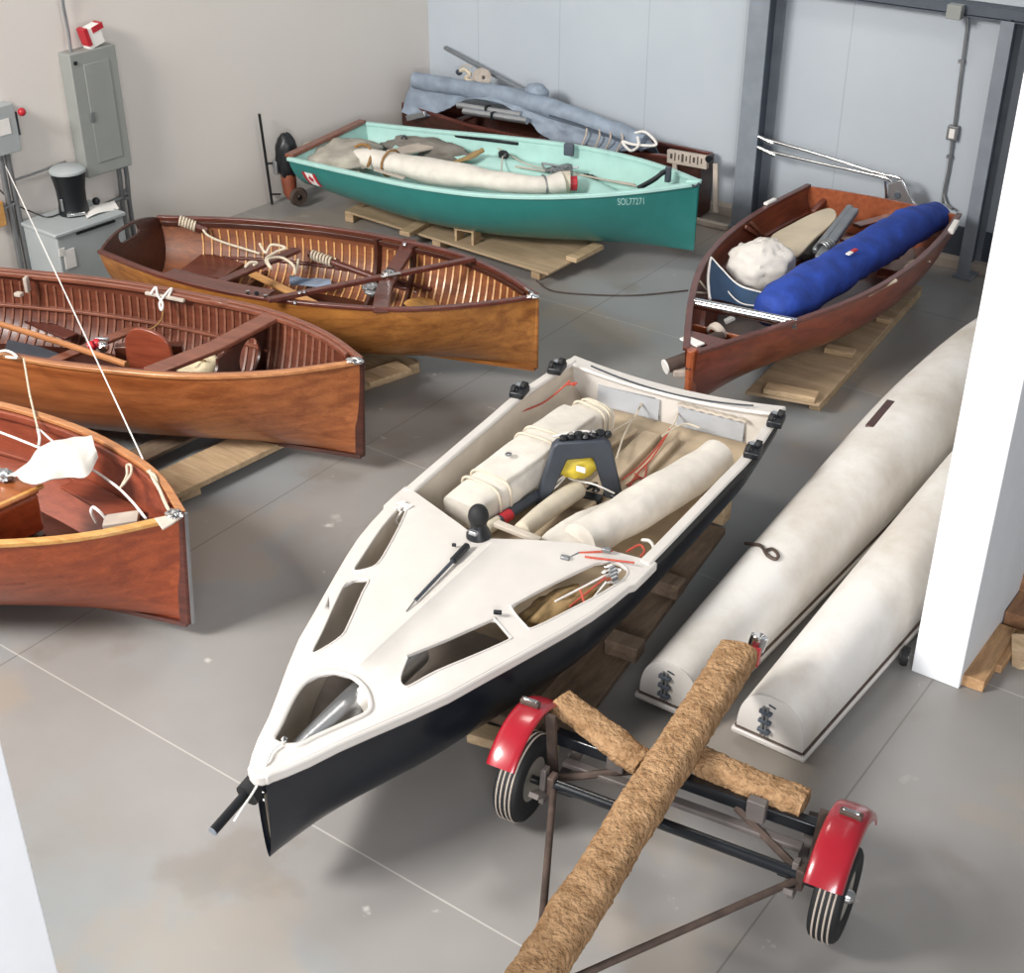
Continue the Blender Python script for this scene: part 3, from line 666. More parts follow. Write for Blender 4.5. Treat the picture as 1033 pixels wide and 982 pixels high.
# stem fittings and bow sprit
bp0, bp1 = at(262, 785, .66), at(215, 839, .60)
MB().tube([bp0+(bp0-bp1)*.5, bp1], .022, 14).build('bowsprit', M['blackplastic'], R_)
MB().lathe([(0, 0), (.0225, 0), (.0225, .005), (0, .005)], bp1, bp1-bp0, n=14).build('sprit_cap', M['steelgrey'], R_)
pb = at(256, 795, .64); MB().tube([pb-(bp1-bp0).normalized()*.06, pb+(bp1-bp0).normalized()*.05], .058, 16).build('sprit_socket', M['rubber'], R_)
MB().tube([SK.w(3.25, 0, .60), SK.w(3.7, 0, .61), SK.w(4.22, -.01, .66)], [.10, .09, .045], 16).build('sprit_tube', M['alu'], R_)
MB().rope([at(287, 748, .79), at(275, 757, .785), at(268, 772, .77), at(258, 795, .68), at(243, 818, .66), at(236, 829, .64)], .006).build('bow_lashing', M['ropew'], R_)
pk = at(287, 748, .785); MB().lathe([(0, 0), (.012, 0), (.015, .015), (0, .03)], pk, n=10).build('bow_eye', M['chrome'], R_)
for q in ((266, 790), (267, 798), (268, 806)):
    MB().blob(at(q[0], q[1], .65)+V((0, -.01, 0)), (.008, .008, .008), wob=0, nu=8, nv=6).build('stem_bolt', M['chrome'], R_)
p = at(325, 792, .5); 
# mast stump, vang strut
mb_ = SK.w(2.40, -.11, deckz(2.40, -.11))
MB().lathe([(0, 0), (.07, 0), (.07, .02), (.05, .05), (.045, .09), (0, .10)], mb_, n=18).build('mast_step', M['blackplastic'], R_)
MB().blob(mb_+V((0, 0, .135)), (.058, .058, .07), wob=0).build('mast_ball', M['rubber'], R_)
MB().box(mb_+V((.01, -.06, .06)), (.05, .03, .025)).build('mast_bracket', M['alu'], R_, bevel=.005)
s0, s1 = at(471, 551, .80), at(419, 606, .805)
MB().tube([s0, s0.lerp(s1, .28)], .020, 10).build('strut_sleeve', M['blackplastic'], R_)
MB().tube([s0.lerp(s1, .25), s1], .010, 8).build('strut', M['darkgrey'], R_)
MB().tube([s1+V((0, 0, .0)), at(410, 618, .79)], .007, 8).build('strut_end', M['chrome'], R_)
for q in ((502, 618, .035, .02), (458, 550, .02, .02)):
    MB().box(at(q[0], q[1], .795), (q[2]*.6, q[2]*1.2, .02), rz=SK.hd+.4).build('deck_cleat', M['blackplastic'], R_, bevel=.004)
# corner blocks
for q, rz in (((562, 371), .9), ((524, 395), .9), ((783, 424), .9), (((760), 455), .9)):
    p = at(q[0], q[1], .72); ob = MB().box(p, (.10, .15, .05), rz=SK.hd+PI/2+.15).build('rail_fitting', M['blackplastic'], R_, bevel=.012)
    for t in (-.04, .04):
        MB().lathe([(0, -.015), (.03, -.015), (.03, .015), (0, .015)], p+V((t*.3, t, .03)), (1, 0, 0), n=12).build('sheave', M['rubber'], ob)
    MB().box(p+V((-.02, 0, .028)), (.03, .10, .015), rz=SK.hd+PI/2+.15).build('strap', M['alu'], ob)
for q in ((407, 512, 422, 502), (617, 577, 625, 583)):
    b = MB()
    for k in range(3): b.rope(knot(at(q[0], q[1], .735), .045, 8, k+3, .4), .005)
    b.build('line_bundle', M['ropew'], R_)
MB().rope([at(405, 516, .74), at(400, 525, .66), at(404, 530, .60)], .006).build('line_tail', M['ropew'], R_)
b = MB(); p = at(617, 577, .74)
for k in range(3): b.lathe([(0, -.02), (.03, -.02), (.03, .02), (0, .02)], p+V((.02*k, -.03*k, 0)), (.3, 1, 0), n=12)
b.build('block_cluster', M['chrome'], R_)
for q0, q1, c in (((570, 565), (584, 558), 'galv'), ((584, 558), (618, 556), 'redrope'), ((590, 562), (640, 568), 'redrope')):
    MB().rope([at(*q0, .755), at(*q1, .755)], .006).build('deck_line', M[c], R_)
for q in ((570, 563), (612, 555)): MB().box(at(q[0], q[1], .765), (.05, .03, .025), rz=.3).build('deck_block', M['galv'], R_, bevel=.006)
for q in ((350, 0),): pass
for q in ((515, 419), (478, 446)):
    p0 = at(q[0], q[1], .60); MB().blob(p0, (.012, .012, .012), wob=0, nu=8, nv=6).build('fairlead', M['darkgrey'], R_)
MB().rope([at(515, 419, .60), at(545, 408, .55), at(562, 396, .60), at(575, 384, .66)], .006).build('side_line', M['redrope'], R_)
b = MB(); b.rope(knot(at(577, 388, .64), .03, 9, 4), .006); b.build('line_knot', M['redrope'], R_)
# under the deck by the right rear window
tag(MB().blob(SK.w(2.62, .48, .58), (.30, .12, .11), rz=SK.hd-.25, wob=.3, sc=2.5, ridge=.25).build('crumpled_cloth', M['tan'], smooth=60), 'crumpled tan cloth showing through the right rear deck window of the black skiff', 'cloth')
for (q0, q1, c, i) in (((560, 607), (612, 580), 'ropew', 0), ((575, 612), (612, 582), 'redrope', 1), ((598, 604), (616, 582), 'ropew', 2), ((585, 594), (590, 610), 'redrope', 3)):
    MB().rope([at(*q0, .70), at(*q1, .71)], .006).build('control_line', M[c], R_)
tag(MB().blob(SK.w(3.68, .09, .60), (.12, .13, .16), wob=.3, seed=4, ridge=.2).build('bundled_cloth', M['cotton'], smooth=60), 'grey white cloth stuffed inside the bow hatch of the black skiff', 'cloth')
# ---- gear lying in the cockpit
SB = thing('sail_bag', 'off white padded sail bag with rope ties along the left side of the skiff cockpit', 'sail bag', at(530, 470, .40))
path = [at(463, 517, .55), at(500, 492, .57), at(545, 458, .58), at(580, 432, .57), at(606, 420, .56)]
def pad(pts, ws, hs, ex=.5, wob=.012, seed=0, n=32, fold=.012):
    N = len(pts); vs = []
    for i, p in enumerate(pts):
        t = (pts[min(i+1, N-1)]-pts[max(i-1, 0)]).normalized(); sd = t.cross(V((0, 0, 1))).normalized(); u = sd.cross(t)
        w = herm([k/(len(ws)-1) for k in range(len(ws))], ws, i/(N-1)); h = herm([k/(len(hs)-1) for k in range(len(hs))], hs, i/(N-1))
        for k in range(n):
            a = 2*PI*k/n; cx = math.copysign(abs(math.cos(a))**ex, math.cos(a)); sx = math.copysign(abs(math.sin(a))**ex, math.sin(a))
            q = p+sd*cx*w/2+u*sx*h/2; d = (q-p).normalized()
            vs.append(q+d*(wob*noise.noise(q*5+V((seed, 0, 0)))+fold*abs(noise.noise(V((q.x*3+q.y*7, q.z*10, seed))))))
    fs = [[i*n+k, i*n+(k+1) % n, (i+1)*n+(k+1) % n, (i+1)*n+k] for i in range(N-1) for k in range(n)]+[list(range(n-1, -1, -1)), [(N-1)*n+k for k in range(n)]]
    return MB().add(vs, fs)
pp_ = spline(path, 9)
pad(pp_, [.26, .29, .30, .30, .27, .24], [.17, .19, .21, .22, .20, .19], seed=2).build('bag_body', M['sail'], SB, smooth=60)
pad([p+V((0, 0, .105)) for p in pp_[8:29]], [.25, .27, .27, .26], [.045, .05, .05, .045], .45, .012, 6).build('bag_flap', M['sail'], SB, smooth=60)
pad([p+V((.07, -.05, -.10)) for p in spline([at(452, 508, .55), at(490, 498, .53), at(540, 465, .53)], 8)], [.16, .2, .2], [.10, .12, .12], .6, .012, 9).build('bag_lining', M['sail2'], SB, smooth=60)
sp = spline(path, 9)
def sq(v): return math.copysign(abs(v)**.5, v)
for i, rw, rh in ((6, .155, .115), (8, .158, .118), (17, .163, .15), (19, .163, .15), (31, .145, .118), (33, .140, .115), (34, .135, .112)):
    t = (sp[i+1]-sp[i-1]).normalized(); a = t.cross(V((0, 0, 1))).normalized(); c = a.cross(t)
    MB().tube([sp[i]+a*rw*sq(math.cos(2*PI*k/28))+c*rh*sq(math.sin(2*PI*k/28)) for k in range(28)], .009, 6, closed=True).build('tie_rope', M['sail2'], SB)
MB().lathe([(.012, 0), (.022, 0), (.022, .008), (.012, .008)], at(513, 459, .735), n=14).build('eyelet', M['galv'], SB)
MB().box(at(582, 426, .685), (.08, .03, .004), rz=-.6).build('printed_patch', M['blueprint'], SB)
roll([at(526, 536, .52), at(552, 515, .50), at(582, 494, .49)], [.055, .058, .06], 'boom_sleeve', M['sail2'], 'slim off white sleeved spar lying beside the black arch in the skiff', 'spar', wob=.008)
tb = thing('carbon_tube', 'dark tube with a red band lying along the sail bag in the skiff', 'tube', at(520, 520, .42))
MB().tube([at(488, 536, .50), at(548, 496, .47)], .035, 12).build('tube', M['darkgrey'], tb)
a0_, a1_ = at(505, 525, .49), at(514, 519, .49); MB().tube([a0_, a1_], .039, 12).build('red_band', M['redplastic'], tb)
a0_, a1_ = at(490, 535, .50), at(503, 526, .49); MB().tube([a0_, a1_], .038, 12).build('grey_cuff', M['sail2'], tb)
roll([at(585, 548, .58), at(622, 525, .58), at(670, 496, .58), at(723, 463, .55)], [.12, .125, .13, .125], 'rolled_sail', M['sail'], 'thick off white rolled sail lying along the right side of the skiff cockpit', 'sail', wob=.018, dome=.0)
qs = [[(540, 549), (570, 524), (612, 506), (650, 489)], [(556, 552), (590, 534), (628, 517), (660, 500)], [(574, 553), (604, 545), (640, 526), (668, 506)]]
def sheet(u, v):
    g = [[at(x, y, .56+.05*math.sin(i*1.3+j)) for i, (x, y) in enumerate(row)] for j, row in enumerate(qs)]
    r = [herm([0, .33, .66, 1], [p[k] for p in g[0]], u) for k in range(3)], [herm([0, .33, .66, 1], [p[k] for p in g[1]], u) for k in range(3)], [herm([0, .33, .66, 1], [p[k] for p in g[2]], u) for k in range(3)]
    p = V([herm([0, .5, 1], [r[0][k], r[1][k], r[2][k]], v) for k in range(3)]); p.z += .015*noise.noise(p*9); return p
tag(MB().grid(sheet, 24, 14, thick=.006).build('sail_flap', M['sail'], smooth=60), 'loose off white sail panel beside the thick rolled sail in the skiff', 'sail')
# black arch
f0, f1 = at(540, 507, .43), at(628, 499, .45); up = V((0, 0, 1)); ex = (f1-f0); W_ = ex.length; ex = ex.normalized(); nrm = ex.cross(up).normalized()
Ht = .40; g = W_
outl = [(0, 0), (.075, 0), (.19, Ht-.10), (W_-.20, Ht-.10), (W_-.11, 0), (W_, 0), (W_-.09, Ht-.02), (W_-.13, Ht+.02), (.13, Ht+.03), (.10, Ht)]
AR = thing('mast_gate_arch', 'dark grey arch frame standing in the middle of the skiff cockpit', 'frame', f0.lerp(f1, .5))
MB().slab(outl, [], lambda x, y, d: f0+ex*x+up*y+nrm*(d-.035), .07, .06).build('arch', M['darkgrey'], AR, smooth=30, bevel=.012)
b = MB(); tp = f0+up*(Ht+.04)
for k in range(7): b.blob(tp+ex*(.17+.045*k)+up*(.008*((k*37) % 3)), (.028, .03, .022), wob=.3, seed=k, nu=10, nv=8)
b.build('block_row', M['blackplastic'], AR)
for k in (1, 4): MB().lathe([(0, -.012), (.016, -.012), (.016, .012), (0, .012)], tp+ex*(.17+.045*k)+up*.02, nrm, n=10).build('sheave', M['chrome'], AR)
MB().rope([f0+ex*.11+up*(Ht+.035)-nrm*.04, f0+ex*.3+up*(Ht+.05)-nrm*.045, f0+ex*(W_-.13)+up*(Ht-.0)-nrm*.045], .008).build('arch_rope', M['ropew'], AR)
for t in (.05, W_-.06): MB().box(f0+ex*t+up*.01, (.11, .08, .03)).build('foot', M['blackplastic'], AR, bevel=.008)
b = MB(); yb = at(583, 470, .66); b.blob(yb, (.13, .06, .085), rz=math.atan2(ex.y, ex.x), wob=.15, seed=3, ridge=.1)
yo = thing('yellow_pouch', 'yellow nylon pouch hanging under the dark arch in the skiff', 'pouch', yb-V((0, 0, .08))); b.build('pouch', M['yellow'], yo, smooth=60)
MB().box(at(591, 470, .70)+V((.0, -.055, 0)), (.06, .008, .035), rz=.1).build('white_patch', M['paper'], yo)
b = MB(); b.rope([at(556, 492, .55), at(570, 480, .56), at(577, 484, .55), at(600, 489, .55), at(620, 498, .5)], .006); b.rope([at(552, 494, .5), at(560, 492, .54), at(575, 476, .56)], .006); tag(b.build('white_line', M['ropew']), 'white line looped below the dark arch in the skiff', 'rope')
b = MB(); b.rope(knot(at(600, 492, .47), .05, 12, 8), .008); b.box(at(597, 503, .42), (.12, .07, .04), rz=.2); tag(b.build('swivel_cleat', M['blackplastic'], bevel=.006), 'black swivel cleat on the skiff sole by the foot of the arch', 'cleat')
b = MB()
for c_, pts in (('r', [(630, 504), (640, 482), (658, 462), (672, 440), (676, 432)]), ('r', [(628, 484), (648, 468), (662, 452), (674, 436)]), ('r', [(632, 490), (646, 482), (656, 490)]), ('r', [(640, 478), (650, 483), (652, 470)])):
    b.rope([at(x, y, .44) for x, y in pts], .006)
tag(b.build('red_control_lines', M['redrope']), 'tangle of faded red lines on the skiff sole', 'rope')
b = MB()
for pts in ([(603, 446), (620, 434), (640, 421), (648, 404)], [(622, 462), (630, 438), (640, 420), (652, 402)], [(676, 432), (682, 424), (686, 408)], [(668, 440), (690, 428), (706, 432)]):
    b.rope([at(x, y, .50) for x, y in pts], .006)
tag(b.build('traveller_lines', M['sail2']), 'pale lines running across the skiff sole to the transom', 'rope')
b = MB(); b.rope([at(632, 557, .60), at(645, 550, .62), at(650, 556, .60), at(646, 562, .58)], .007); tag(b.build('red_line_loop', M['redrope']), 'red line loop by the end of the thick rolled sail', 'rope')
b = MB(); b.rope([at(648, 545, .55), at(655, 546, .58), at(659, 552, .56), at(658, 560, .52)], .010); tag(b.build('white_hose_loop', M['ropew']), 'short white loop beside the skiff gunwale near the rolled sail', 'rope')
tag(MB().bar(SK.w(.30, -.15, .44), SK.w(1.0, -.28, .46), .10, .035).build('paddle_board', M['sole'], bevel=.01), 'flat beige board lying on the skiff sole near the transom', 'board')
# dolly timbers beneath the skiff
CR = thing('timber_cradle', 'long weathered timber cradle on the floor under the black skiff', 'cradle', at(620, 640, 0))
def seg(a, q, w, h, name, m, par): return MB().bar(a, q, w, h).build(name, m, par, bevel=.006)
seg(at(536, 712, .09), at(712, 513, .09), .12, .17, 'side_timber', M['oldpine'], CR)
seg(at(560, 738, .03), at(716, 532, .03), .22, .05, 'bottom_board', M['oldpine'], CR)
seg(at(478, 700, .10), at(690, 500, .10), .12, .18, 'side_timber', M['oldpine'], CR)
for q in ((630, 652), (672, 590)): MB().box(at(q[0], q[1], .12), (.12, .20, .10), rz=SK.hd).build('chock', M['oldpine'], CR, bevel=.006)
seg(at(475, 738, .10), at(560, 762, .10), .12, .06, 'cross_board', M['pine'], CR)
seg(at(696, 506, .13), at(734, 518, .13), .12, .14, 'cross_board', M['pine'], CR)
seg(SK.w(3.0, -.55, .17), SK.w(3.0, .6, .17), .14, .07, 'cross_board', M['oldpine'], CR)
seg(SK.w(.8, -.7, .17), SK.w(.8, .6, .17), .14, .07, 'cross_board', M['oldpine'], CR)
# ================================================================== varnished boat nearest the electrical cabinet
C1 = Boat('wooden_dinghy', 'honey varnished ribbed wooden dinghy with a notched dark transom beside the electrical cabinet', 'boat', (-9.022, 7.018), .2640, 3.591, (.8043, -.0679, .0834, -.0217), [.425, .652, .748, .705, .519, .257, .019],
          [.34, .22, .19, .19, .215], [2.2, 2.5, 1.55, 1.2], rake=.25, group=None)
R1 = C1.root
C1.hull(M['can1_out'], M['can1_in'])
for sd in (1, -1):
    C1.rail(sd, M['mahog'], .045, .030, dy=-.010, dz=.008, x1=C1.L-.01)
    C1.rail(sd, M['mahog2'], .025, .04, dy=-.045, dz=-.03, name='inwale', x0=.05, x1=C1.L-.12)
    C1.rail(sd, M['mahog'], .05, .022, dy=-.035, z=-.30, name='riser', x0=.5, x1=2.5)
C1.stem(M['can1_out'], .035, .045)
C1.keel(M['can1_out'])
C1.ribs([.35+.073*i for i in range(43)], M['rib_pale'], .014, .010, a1=.93)
st = [(-.09+.0, .74), (-.07, .705)]
def stadium(cx, cz, hw, r): return [(cx+hw+r*math.cos(a), cz+r*math.sin(a)) for a in [-PI/2+PI*i/8 for i in range(9)]]+[(cx-hw+r*math.cos(a), cz+r*math.sin(a)) for a in [PI/2+PI*i/8 for i in range(9)]]
C1.plate(0, M['mahog2'], [stadium(-.02, .825, .10, .045)], top=lambda v: .085*(1-v*v)**.8)
C1.sole(.25, 3.0, .30, M['mahog2'], 'floorboard')
z = .62
b = MB(); b.prism([at(178, 278, .50), at(207, 256, .50), at(246, 268, .50), at(224, 283, .50)], (0, 0, .02)); b.build('stern_bench', M['mahog'], R1)
MB().bar(at(222, 285, .66), at(300, 252, .66), .09, .03).build('thwart', M['mahog'], R1, bevel=.006)
# side deck
pts = [C1.w(x, -(C1.b(x)-.085), C1.s_(x)+.010) for x in [.75+.95*i/12 for i in range(13)]]
MB().sweep(pts, .15, .018).build('side_deck', M['mahog'], R1, bevel=.004)
for q in ((250, 296), (268, 300), (259, 297)):
    MB().lathe([(0, 0), (.018, 0), (.016, .02), (0, .024)], at(q[0], q[1], .82), n=12).build('fastener', M['chrome'] if q[0] != 259 else M['blackplastic'], R1)
# forward frame arching over with a knee
pf = [at(414, 243, .80), at(408, 256, .745), at(395, 277, .70), at(388, 292, .72), at(384, 313, .80)]
MB().sweep(spline(pf, 5), .12, .045).build('frame_thwart', M['mahog'], R1, smooth=50, bevel=.006)
MB().bar(at(392, 283, .42), at(392, 276, .72), .10, .05, up=(1, 0, 0)).build('mast_support', M['mahog2'], R1, bevel=.006)
MB().blob(at(392, 276, .75), (.05, .04, .03), wob=.3, seed=3).build('mast_fitting', M['chrome'], R1)
for q in ((408, 247), (297, 306)): MB().lathe([(0, 0), (.02, 0), (.016, .015), (0, .02)], at(q[0], q[1], .80), n=10).build('fastener', M['chrome'], R1)
for x in (1.95, 2.3):
    MB().sweep([C1.pt(x, 1, .15+.85*i/10, .045) for i in range(11)], .07, .03, up=(1, 0, 0)).build('frame', M['mahog2'], R1)
MB().rope([at(538, 297, .83), at(534, 294, .85), at(530, 291, .83)], .010).build('bow_shackle', M['chrome'], R1)
MB().blob(at(538, 299, .825), (.05, .035, .012), rz=C1.hd, wob=.2).build('bow_fitting', M['chrome'], R1)
C1.plate(.9, M['mahog2'], name='frame_board', zhi=.42, th=.03, ins=.03)
# things lying in it
sp1 = thing('wooden_spar', 'brown wooden spar with rope windings lying in the honey varnished dinghy', 'spar', at(350, 268, .45))
a_, e_ = at(312, 256, .58), at(442, 303, .40); MB().tube([a_, e_], [.030, .022], 12).build('spar', M['mahog'], sp1)
d_ = (e_-a_).normalized(); MB().rope(coil(a_+d_*.03, a_+d_*.24, .036, 7), .010, k=2).build('rope_winding', M['rope'], sp1)
sp2 = thing('wrapped_spar', 'short dark spar end wound with rope near the notched transom', 'spar', at(190, 225, .5))
a_, e_ = at(180, 222, .815), at(209, 233, .72); MB().tube([a_, e_], .032, 12).build('spar', M['mahog'], sp2)
d_ = (e_-a_).normalized(); MB().rope(coil(a_+d_*.01, a_+d_*.16, .038, 6), .010, k=2).build('rope_winding', M['rope'], sp2)
b = MB(); b.rope([at(203, 228, .76), at(209, 237, .71), at(224, 244, .66), at(243, 250, .61), at(262, 256, .58)], .010); tag(b.build('loose_rope', M['rope']), 'pale rope running along the far inner side of the honey varnished dinghy', 'rope')
b = MB(); b.rope([at(262, 246, .74), at(268, 255, .70), at(274, 247, .76), at(288, 250, .74), at(279, 254, .72), at(268, 262, .70), at(274, 271, .68), at(270, 262, .72), at(284, 260, .70), at(296, 268, .66), at(298, 276, .62), at(301, 262, .64)], .011); tag(b.build('rope_tangle', M['rope']), 'tangle of pale rope lying on the far side of the honey varnished dinghy', 'rope')
b = MB(); b.rope([at(247, 270, .68), at(252, 265, .71), at(259, 265, .70), at(255, 268, .68)], .012); tag(b.build('rope_end', M['rope']), 'short pale rope end on the thwart of the honey varnished dinghy', 'rope')
b = MB(); b.bar(at(254, 276, .44), at(320, 308, .46), .07, .03); tag(b.build('pale_plank', M['rib_pale'], bevel=.006), 'pale narrow plank lying inside the honey varnished dinghy', 'plank')
b = MB(); b.grid(lambda u, v: at(292+u*42, 279+v*8+u*4, .42+.03*math.sin(u*7+v*3)), 14, 6, thick=.01); tag(b.build('blue_cloth', M['lightblue']), 'pale blue cloth on the floor of the honey varnished dinghy', 'cloth')
br = thing('long_bar', 'long reddish bar laid slanting across the honey varnished dinghy', 'bar', at(375, 285, .7))
MB().sweep([at(270, 303, .84), at(330, 291, .83), at(388, 279, .82)], .055, .035).build('bar', M['mahog'], br, bevel=.006)
MB().sweep([at(400, 277, .82), at(440, 269, .82), at(479, 261, .83)], .055, .035).build('bar', M['mahog'], br, bevel=.006)
MB().bar(at(384, 280, .83), at(404, 276, .83), .035, .02).build('joint_fitting', M['chrome'], br, bevel=.004)
for q in ((302, 296), (307, 295)): MB().lathe([(0, 0), (.015, 0), (.012, .012), (0, .015)], at(q[0], q[1], .85), n=10).build('bolt', M['chrome'], br)
b = MB(); b.blob(at(425, 308, .42), (.14, .10, .05), rz=.3, wob=.2, seed=5); tag(b.build('yellow_sponge', M['gold']), 'yellow pad on the floor in the bow of the honey varnished dinghy', 'pad')
b = MB(); b.blob(at(376, 292, .5), (.08, .06, .05), wob=.4, seed=9, ridge=.3); tag(b.build('grey_shackles', M['galv']), 'small heap of grey fittings by the mast support in the honey varnished dinghy', 'fitting')
# ================================================================== middle varnished boat
C2 = Boat('wooden_dinghy', 'orange brown varnished dinghy with a wide slanted thwart, between two other wooden boats at left', 'boat', (-9.701, 5.117), .2749, 4.080, (.8416, -.0734, .1351, -.0226), [.45, .599, .688, .661, .508, .268, .02],
          [.30, .16, .13, .13, .16], [2.2, 2.6, 1.6, 1.2], bowrake=.05)
R2 = C2.root
C2.hull(M['can2_out'], M['can2_in'])
for sd in (1, -1):
    C2.rail(sd, M['rail_or'] if sd < 0 else M['rail_br'], .045, .030, dy=-.008, dz=.008, x1=C2.L-.01)
    C2.rail(sd, M['rail_br'], .03, .035, dy=-.055, dz=-.005, name='inwale', x0=.05, x1=C2.L-.14)
    C2.rail(sd, M['rail_br'], .05, .024, dy=-.035, z=-.26, name='riser', x0=.3, x1=3.1)
C2.stem(M['mahog2'], .045, .05); C2.keel(M['mahog2'])
C2.ribs([.30+.072*i for i in range(49)], M['rib_red'], .018, .010, a1=.96)
C2.plate(0, M['mahog'], top=lambda v: .05*(1-v*v))
C2.sole(.25, 2.4, .30, M['mahog2'], 'floorboard')
ta, tb_ = at(278, 318, .85), at(152, 376, .84)
MB().sweep([ta, ta.lerp(tb_, .5)-V((0, 0, .03)), tb_], .15, .035).build('bow_thwart', M['rail_br'], R2, bevel=.008)
xt = (C2.loc(ta)[0]+C2.loc(tb_)[0])/2
xb = xt+.08
def on_cross(px, py, x):                # sight line against the boat's cross plane at x
    o = V((0, 0, CAM_H)); d = ray(px, py); ax = V((C2.c, C2.sn, 0)); p = o+d*((C2.w(x, 0, 0)-o).dot(ax)/d.dot(ax)); return C2.loc(p)[1], p.z
holes_ = []
for (q, ry, rz_) in (((250, 359), .15, .13), ((206, 372), .15, .12)):
    yy, zz = on_cross(*q, xb); holes_.append([(yy+ry*math.cos(a), zz+rz_*math.sin(a)) for a in [2*PI*i/24 for i in range(24)]])
C2.plate(xb, M['mahog2'], holes_, name='bulkhead', th=.02, ins=.025, zhi=.80)
# centreboard standing in its slot
cp = at(149, 354, .66); axd = C2.w(1, 0, 0)-C2.w(0, 0, 0)
prof = [(-.16, -.25), (.17, -.25), (.19, .02), (.14, .12), (.04, .16), (-.08, .16), (-.16, .10), (-.19, 0)]
rd = spline([(x, 0, z) for x, z in prof], 4, True)
MB().prism([cp+axd*p.x+V((0, 0, p.z)) for p in rd], C2.w(0, .03, 0)-C2.w(0, 0, 0)).build('centreboard', M['can3_in'], R2, smooth=30, bevel=.006)
MB().bar(at(118, 362, .50), at(186, 360, .50), .08, .22).build('centreboard_case', M['can2_in'], R2, bevel=.006)
MB().bar(at(52, 365, .62), at(136, 332, .62), .10, .025).build('thwart', M['rail_br'], R2, bevel=.005)
MB().bar(at(72, 340, .45), at(30, 322, .45), .12, .02).build('side_bench', M['mahog'], R2, bevel=.005)
p0, p1 = at(147, 295.5, .835), at(186, 303.5, .835)
MB().bar(p0, p1, .03, .025).build('jam_cleat', M['board'], R2, bevel=.006)
b = MB(); b.rope([at(152, 297, .845), at(157, 290, .89), at(159, 298, .85), at(164, 306, .81), at(163, 313, .775), at(161, 306, .81), at(167, 297, .86), at(173, 291, .88), at(170, 299, .845)], .009); b.build('cleat_rope', M['ropew'], R2)
b = MB(); b.rope([at(165, 312, .78), at(163, 322, .70), at(156, 330, .62), at(147, 333, .55)], .007); b.build('cleat_tail', M['ropeb'], R2)
MB().box(at(27, 287, .79), (.03, .06, .12), rz=C2.hd+.3).build('fairlead_block', M['board'], R2, bevel=.006)
MB().box(at(19, 297, .74), (.06, .05, .03), rz=C2.hd).build('fairlead_block', M['board'], R2, bevel=.006)
MB().sweep([at(213, 303, .85), at(222, 305, .86), at(232, 307, .85)], .07, [.02, .035, .02]).build('oarlock_pad', M['rail_br'], R2, bevel=.006)
MB().blob(at(358, 364, .905), (.06, .04, .018), rz=C2.hd, wob=.3, seed=2).build('bow_fitting', M['chrome'], R2)
MB().rope([at(350, 366, .90), at(358, 362, .92), at(362, 366, .91)], .008).build('bow_rope', M['ropew'], R2)
# lying in it
tag(MB().tube([at(0, 327, .66), at(62, 346, .68), at(128, 368, .72)], .024, 10).build('wooden_pole', M['rail_or']), 'round orange brown pole lying lengthways in the middle wooden dinghy', 'pole')
tag(MB().bar(at(110, 344, .60), at(135, 333, .60), .05, .03).build('short_lath', M['rail_or'], bevel=.004), 'short lath by the centreboard of the middle wooden dinghy', 'lath')
bl = thing('pulley_block', 'red and silver pulley block in the middle wooden dinghy', 'pulley block', at(97, 348, .6))
for k in (0, 1):
    p = at(92+6*k, 349-2.5*k, .70); MB().lathe([(0, -.02), (.032, -.02), (.036, 0), (.032, .02), (0, .02)], p, (.6, .8, .3), n=14).build('cheek', M['redplastic'], bl)
MB().blob(at(104, 350, .70), (.045, .04, .04), wob=.2).build('sheave_housing', M['chrome'], bl)
MB().box(at(103, 342, .70), (.10, .025, .02), rz=.5).build('shackle_plate', M['alu'], bl, bevel=.004)
cu = thing('ivory_bag', 'ivory cloth bag on the floor under the bow thwart of the middle dinghy', 'bag', at(204, 372, .45)); MB().blob(at(204, 371, .60), (.20, .12, .09), rz=C2.hd, wob=.18, seed=8, ridge=.12).build('bag_body', M['ivory'], cu, smooth=60)
b = MB(); b.rope([at(190, 368, .69), at(200, 364, .70), at(208, 364, .69)], .006); b.build('drawstring', M['ropeb'], cu)
b = MB(); b.prism([at(8, 345, .42), at(40, 352, .42), at(62, 360, .42), at(40, 366, .42), at(5, 356, .42)], (0, 0, .02)); tag(b.build('dark_tray', M['darkgrey']), 'dark flat tray on the floor of the middle wooden dinghy', 'tray')
b = MB(); b.rope([at(-6, 357, .88), at(4, 354, .90), at(12, 356, .89), at(17, 361, .88), at(6, 360, .87)], .009); tag(b.build('rail_rope', M['ropew']), 'white rope loop on the near rail of the middle wooden dinghy', 'rope')
# ================================================================== nearest varnished boat
C3 = Boat('wooden_dinghy', 'red orange varnished dinghy holding a white cloth, nearest wooden boat at the left edge', 'boat', (-9.235, 3.105), .2741, 4.069, (.8590, -.1535, .1450, .0086), [.501, .675, .79, .787, .575, .313, .021],
          [.28, .14, .10, .10, .125], [2.2, 2.6, 1.7, 1.3], bowrake=.08)
R3 = C3.root
C3.hull(M['can3_out'], M['can3_in'])
for sd in (1, -1):
    C3.rail(sd, M['gold'] if sd < 0 else M['rail_or'], .05, .030, dy=-.010, dz=.008, x1=C3.L-.01)
    C3.rail(sd, M['can3_in'], .028, .05, dy=-.05, dz=-.03, name='inwale', x0=.05, x1=C3.L-.16)
    C3.rail(sd, M['can3_in'], .06, .024, dy=-.035, z=-.30, name='riser', x0=.3, x1=3.3)
C3.stem(M['mahog'], .06, .05); C3.keel(M['mahog'])
MB().sweep([C3.w(C3.L+.03, 0, C3.s_(C3.L)+.03), C3.w(C3.L+.03-C3.bowrake*.73, 0, .12)], .014, .02, up=(0, 1, 0)).build('stem_band', M['alu'], R3)
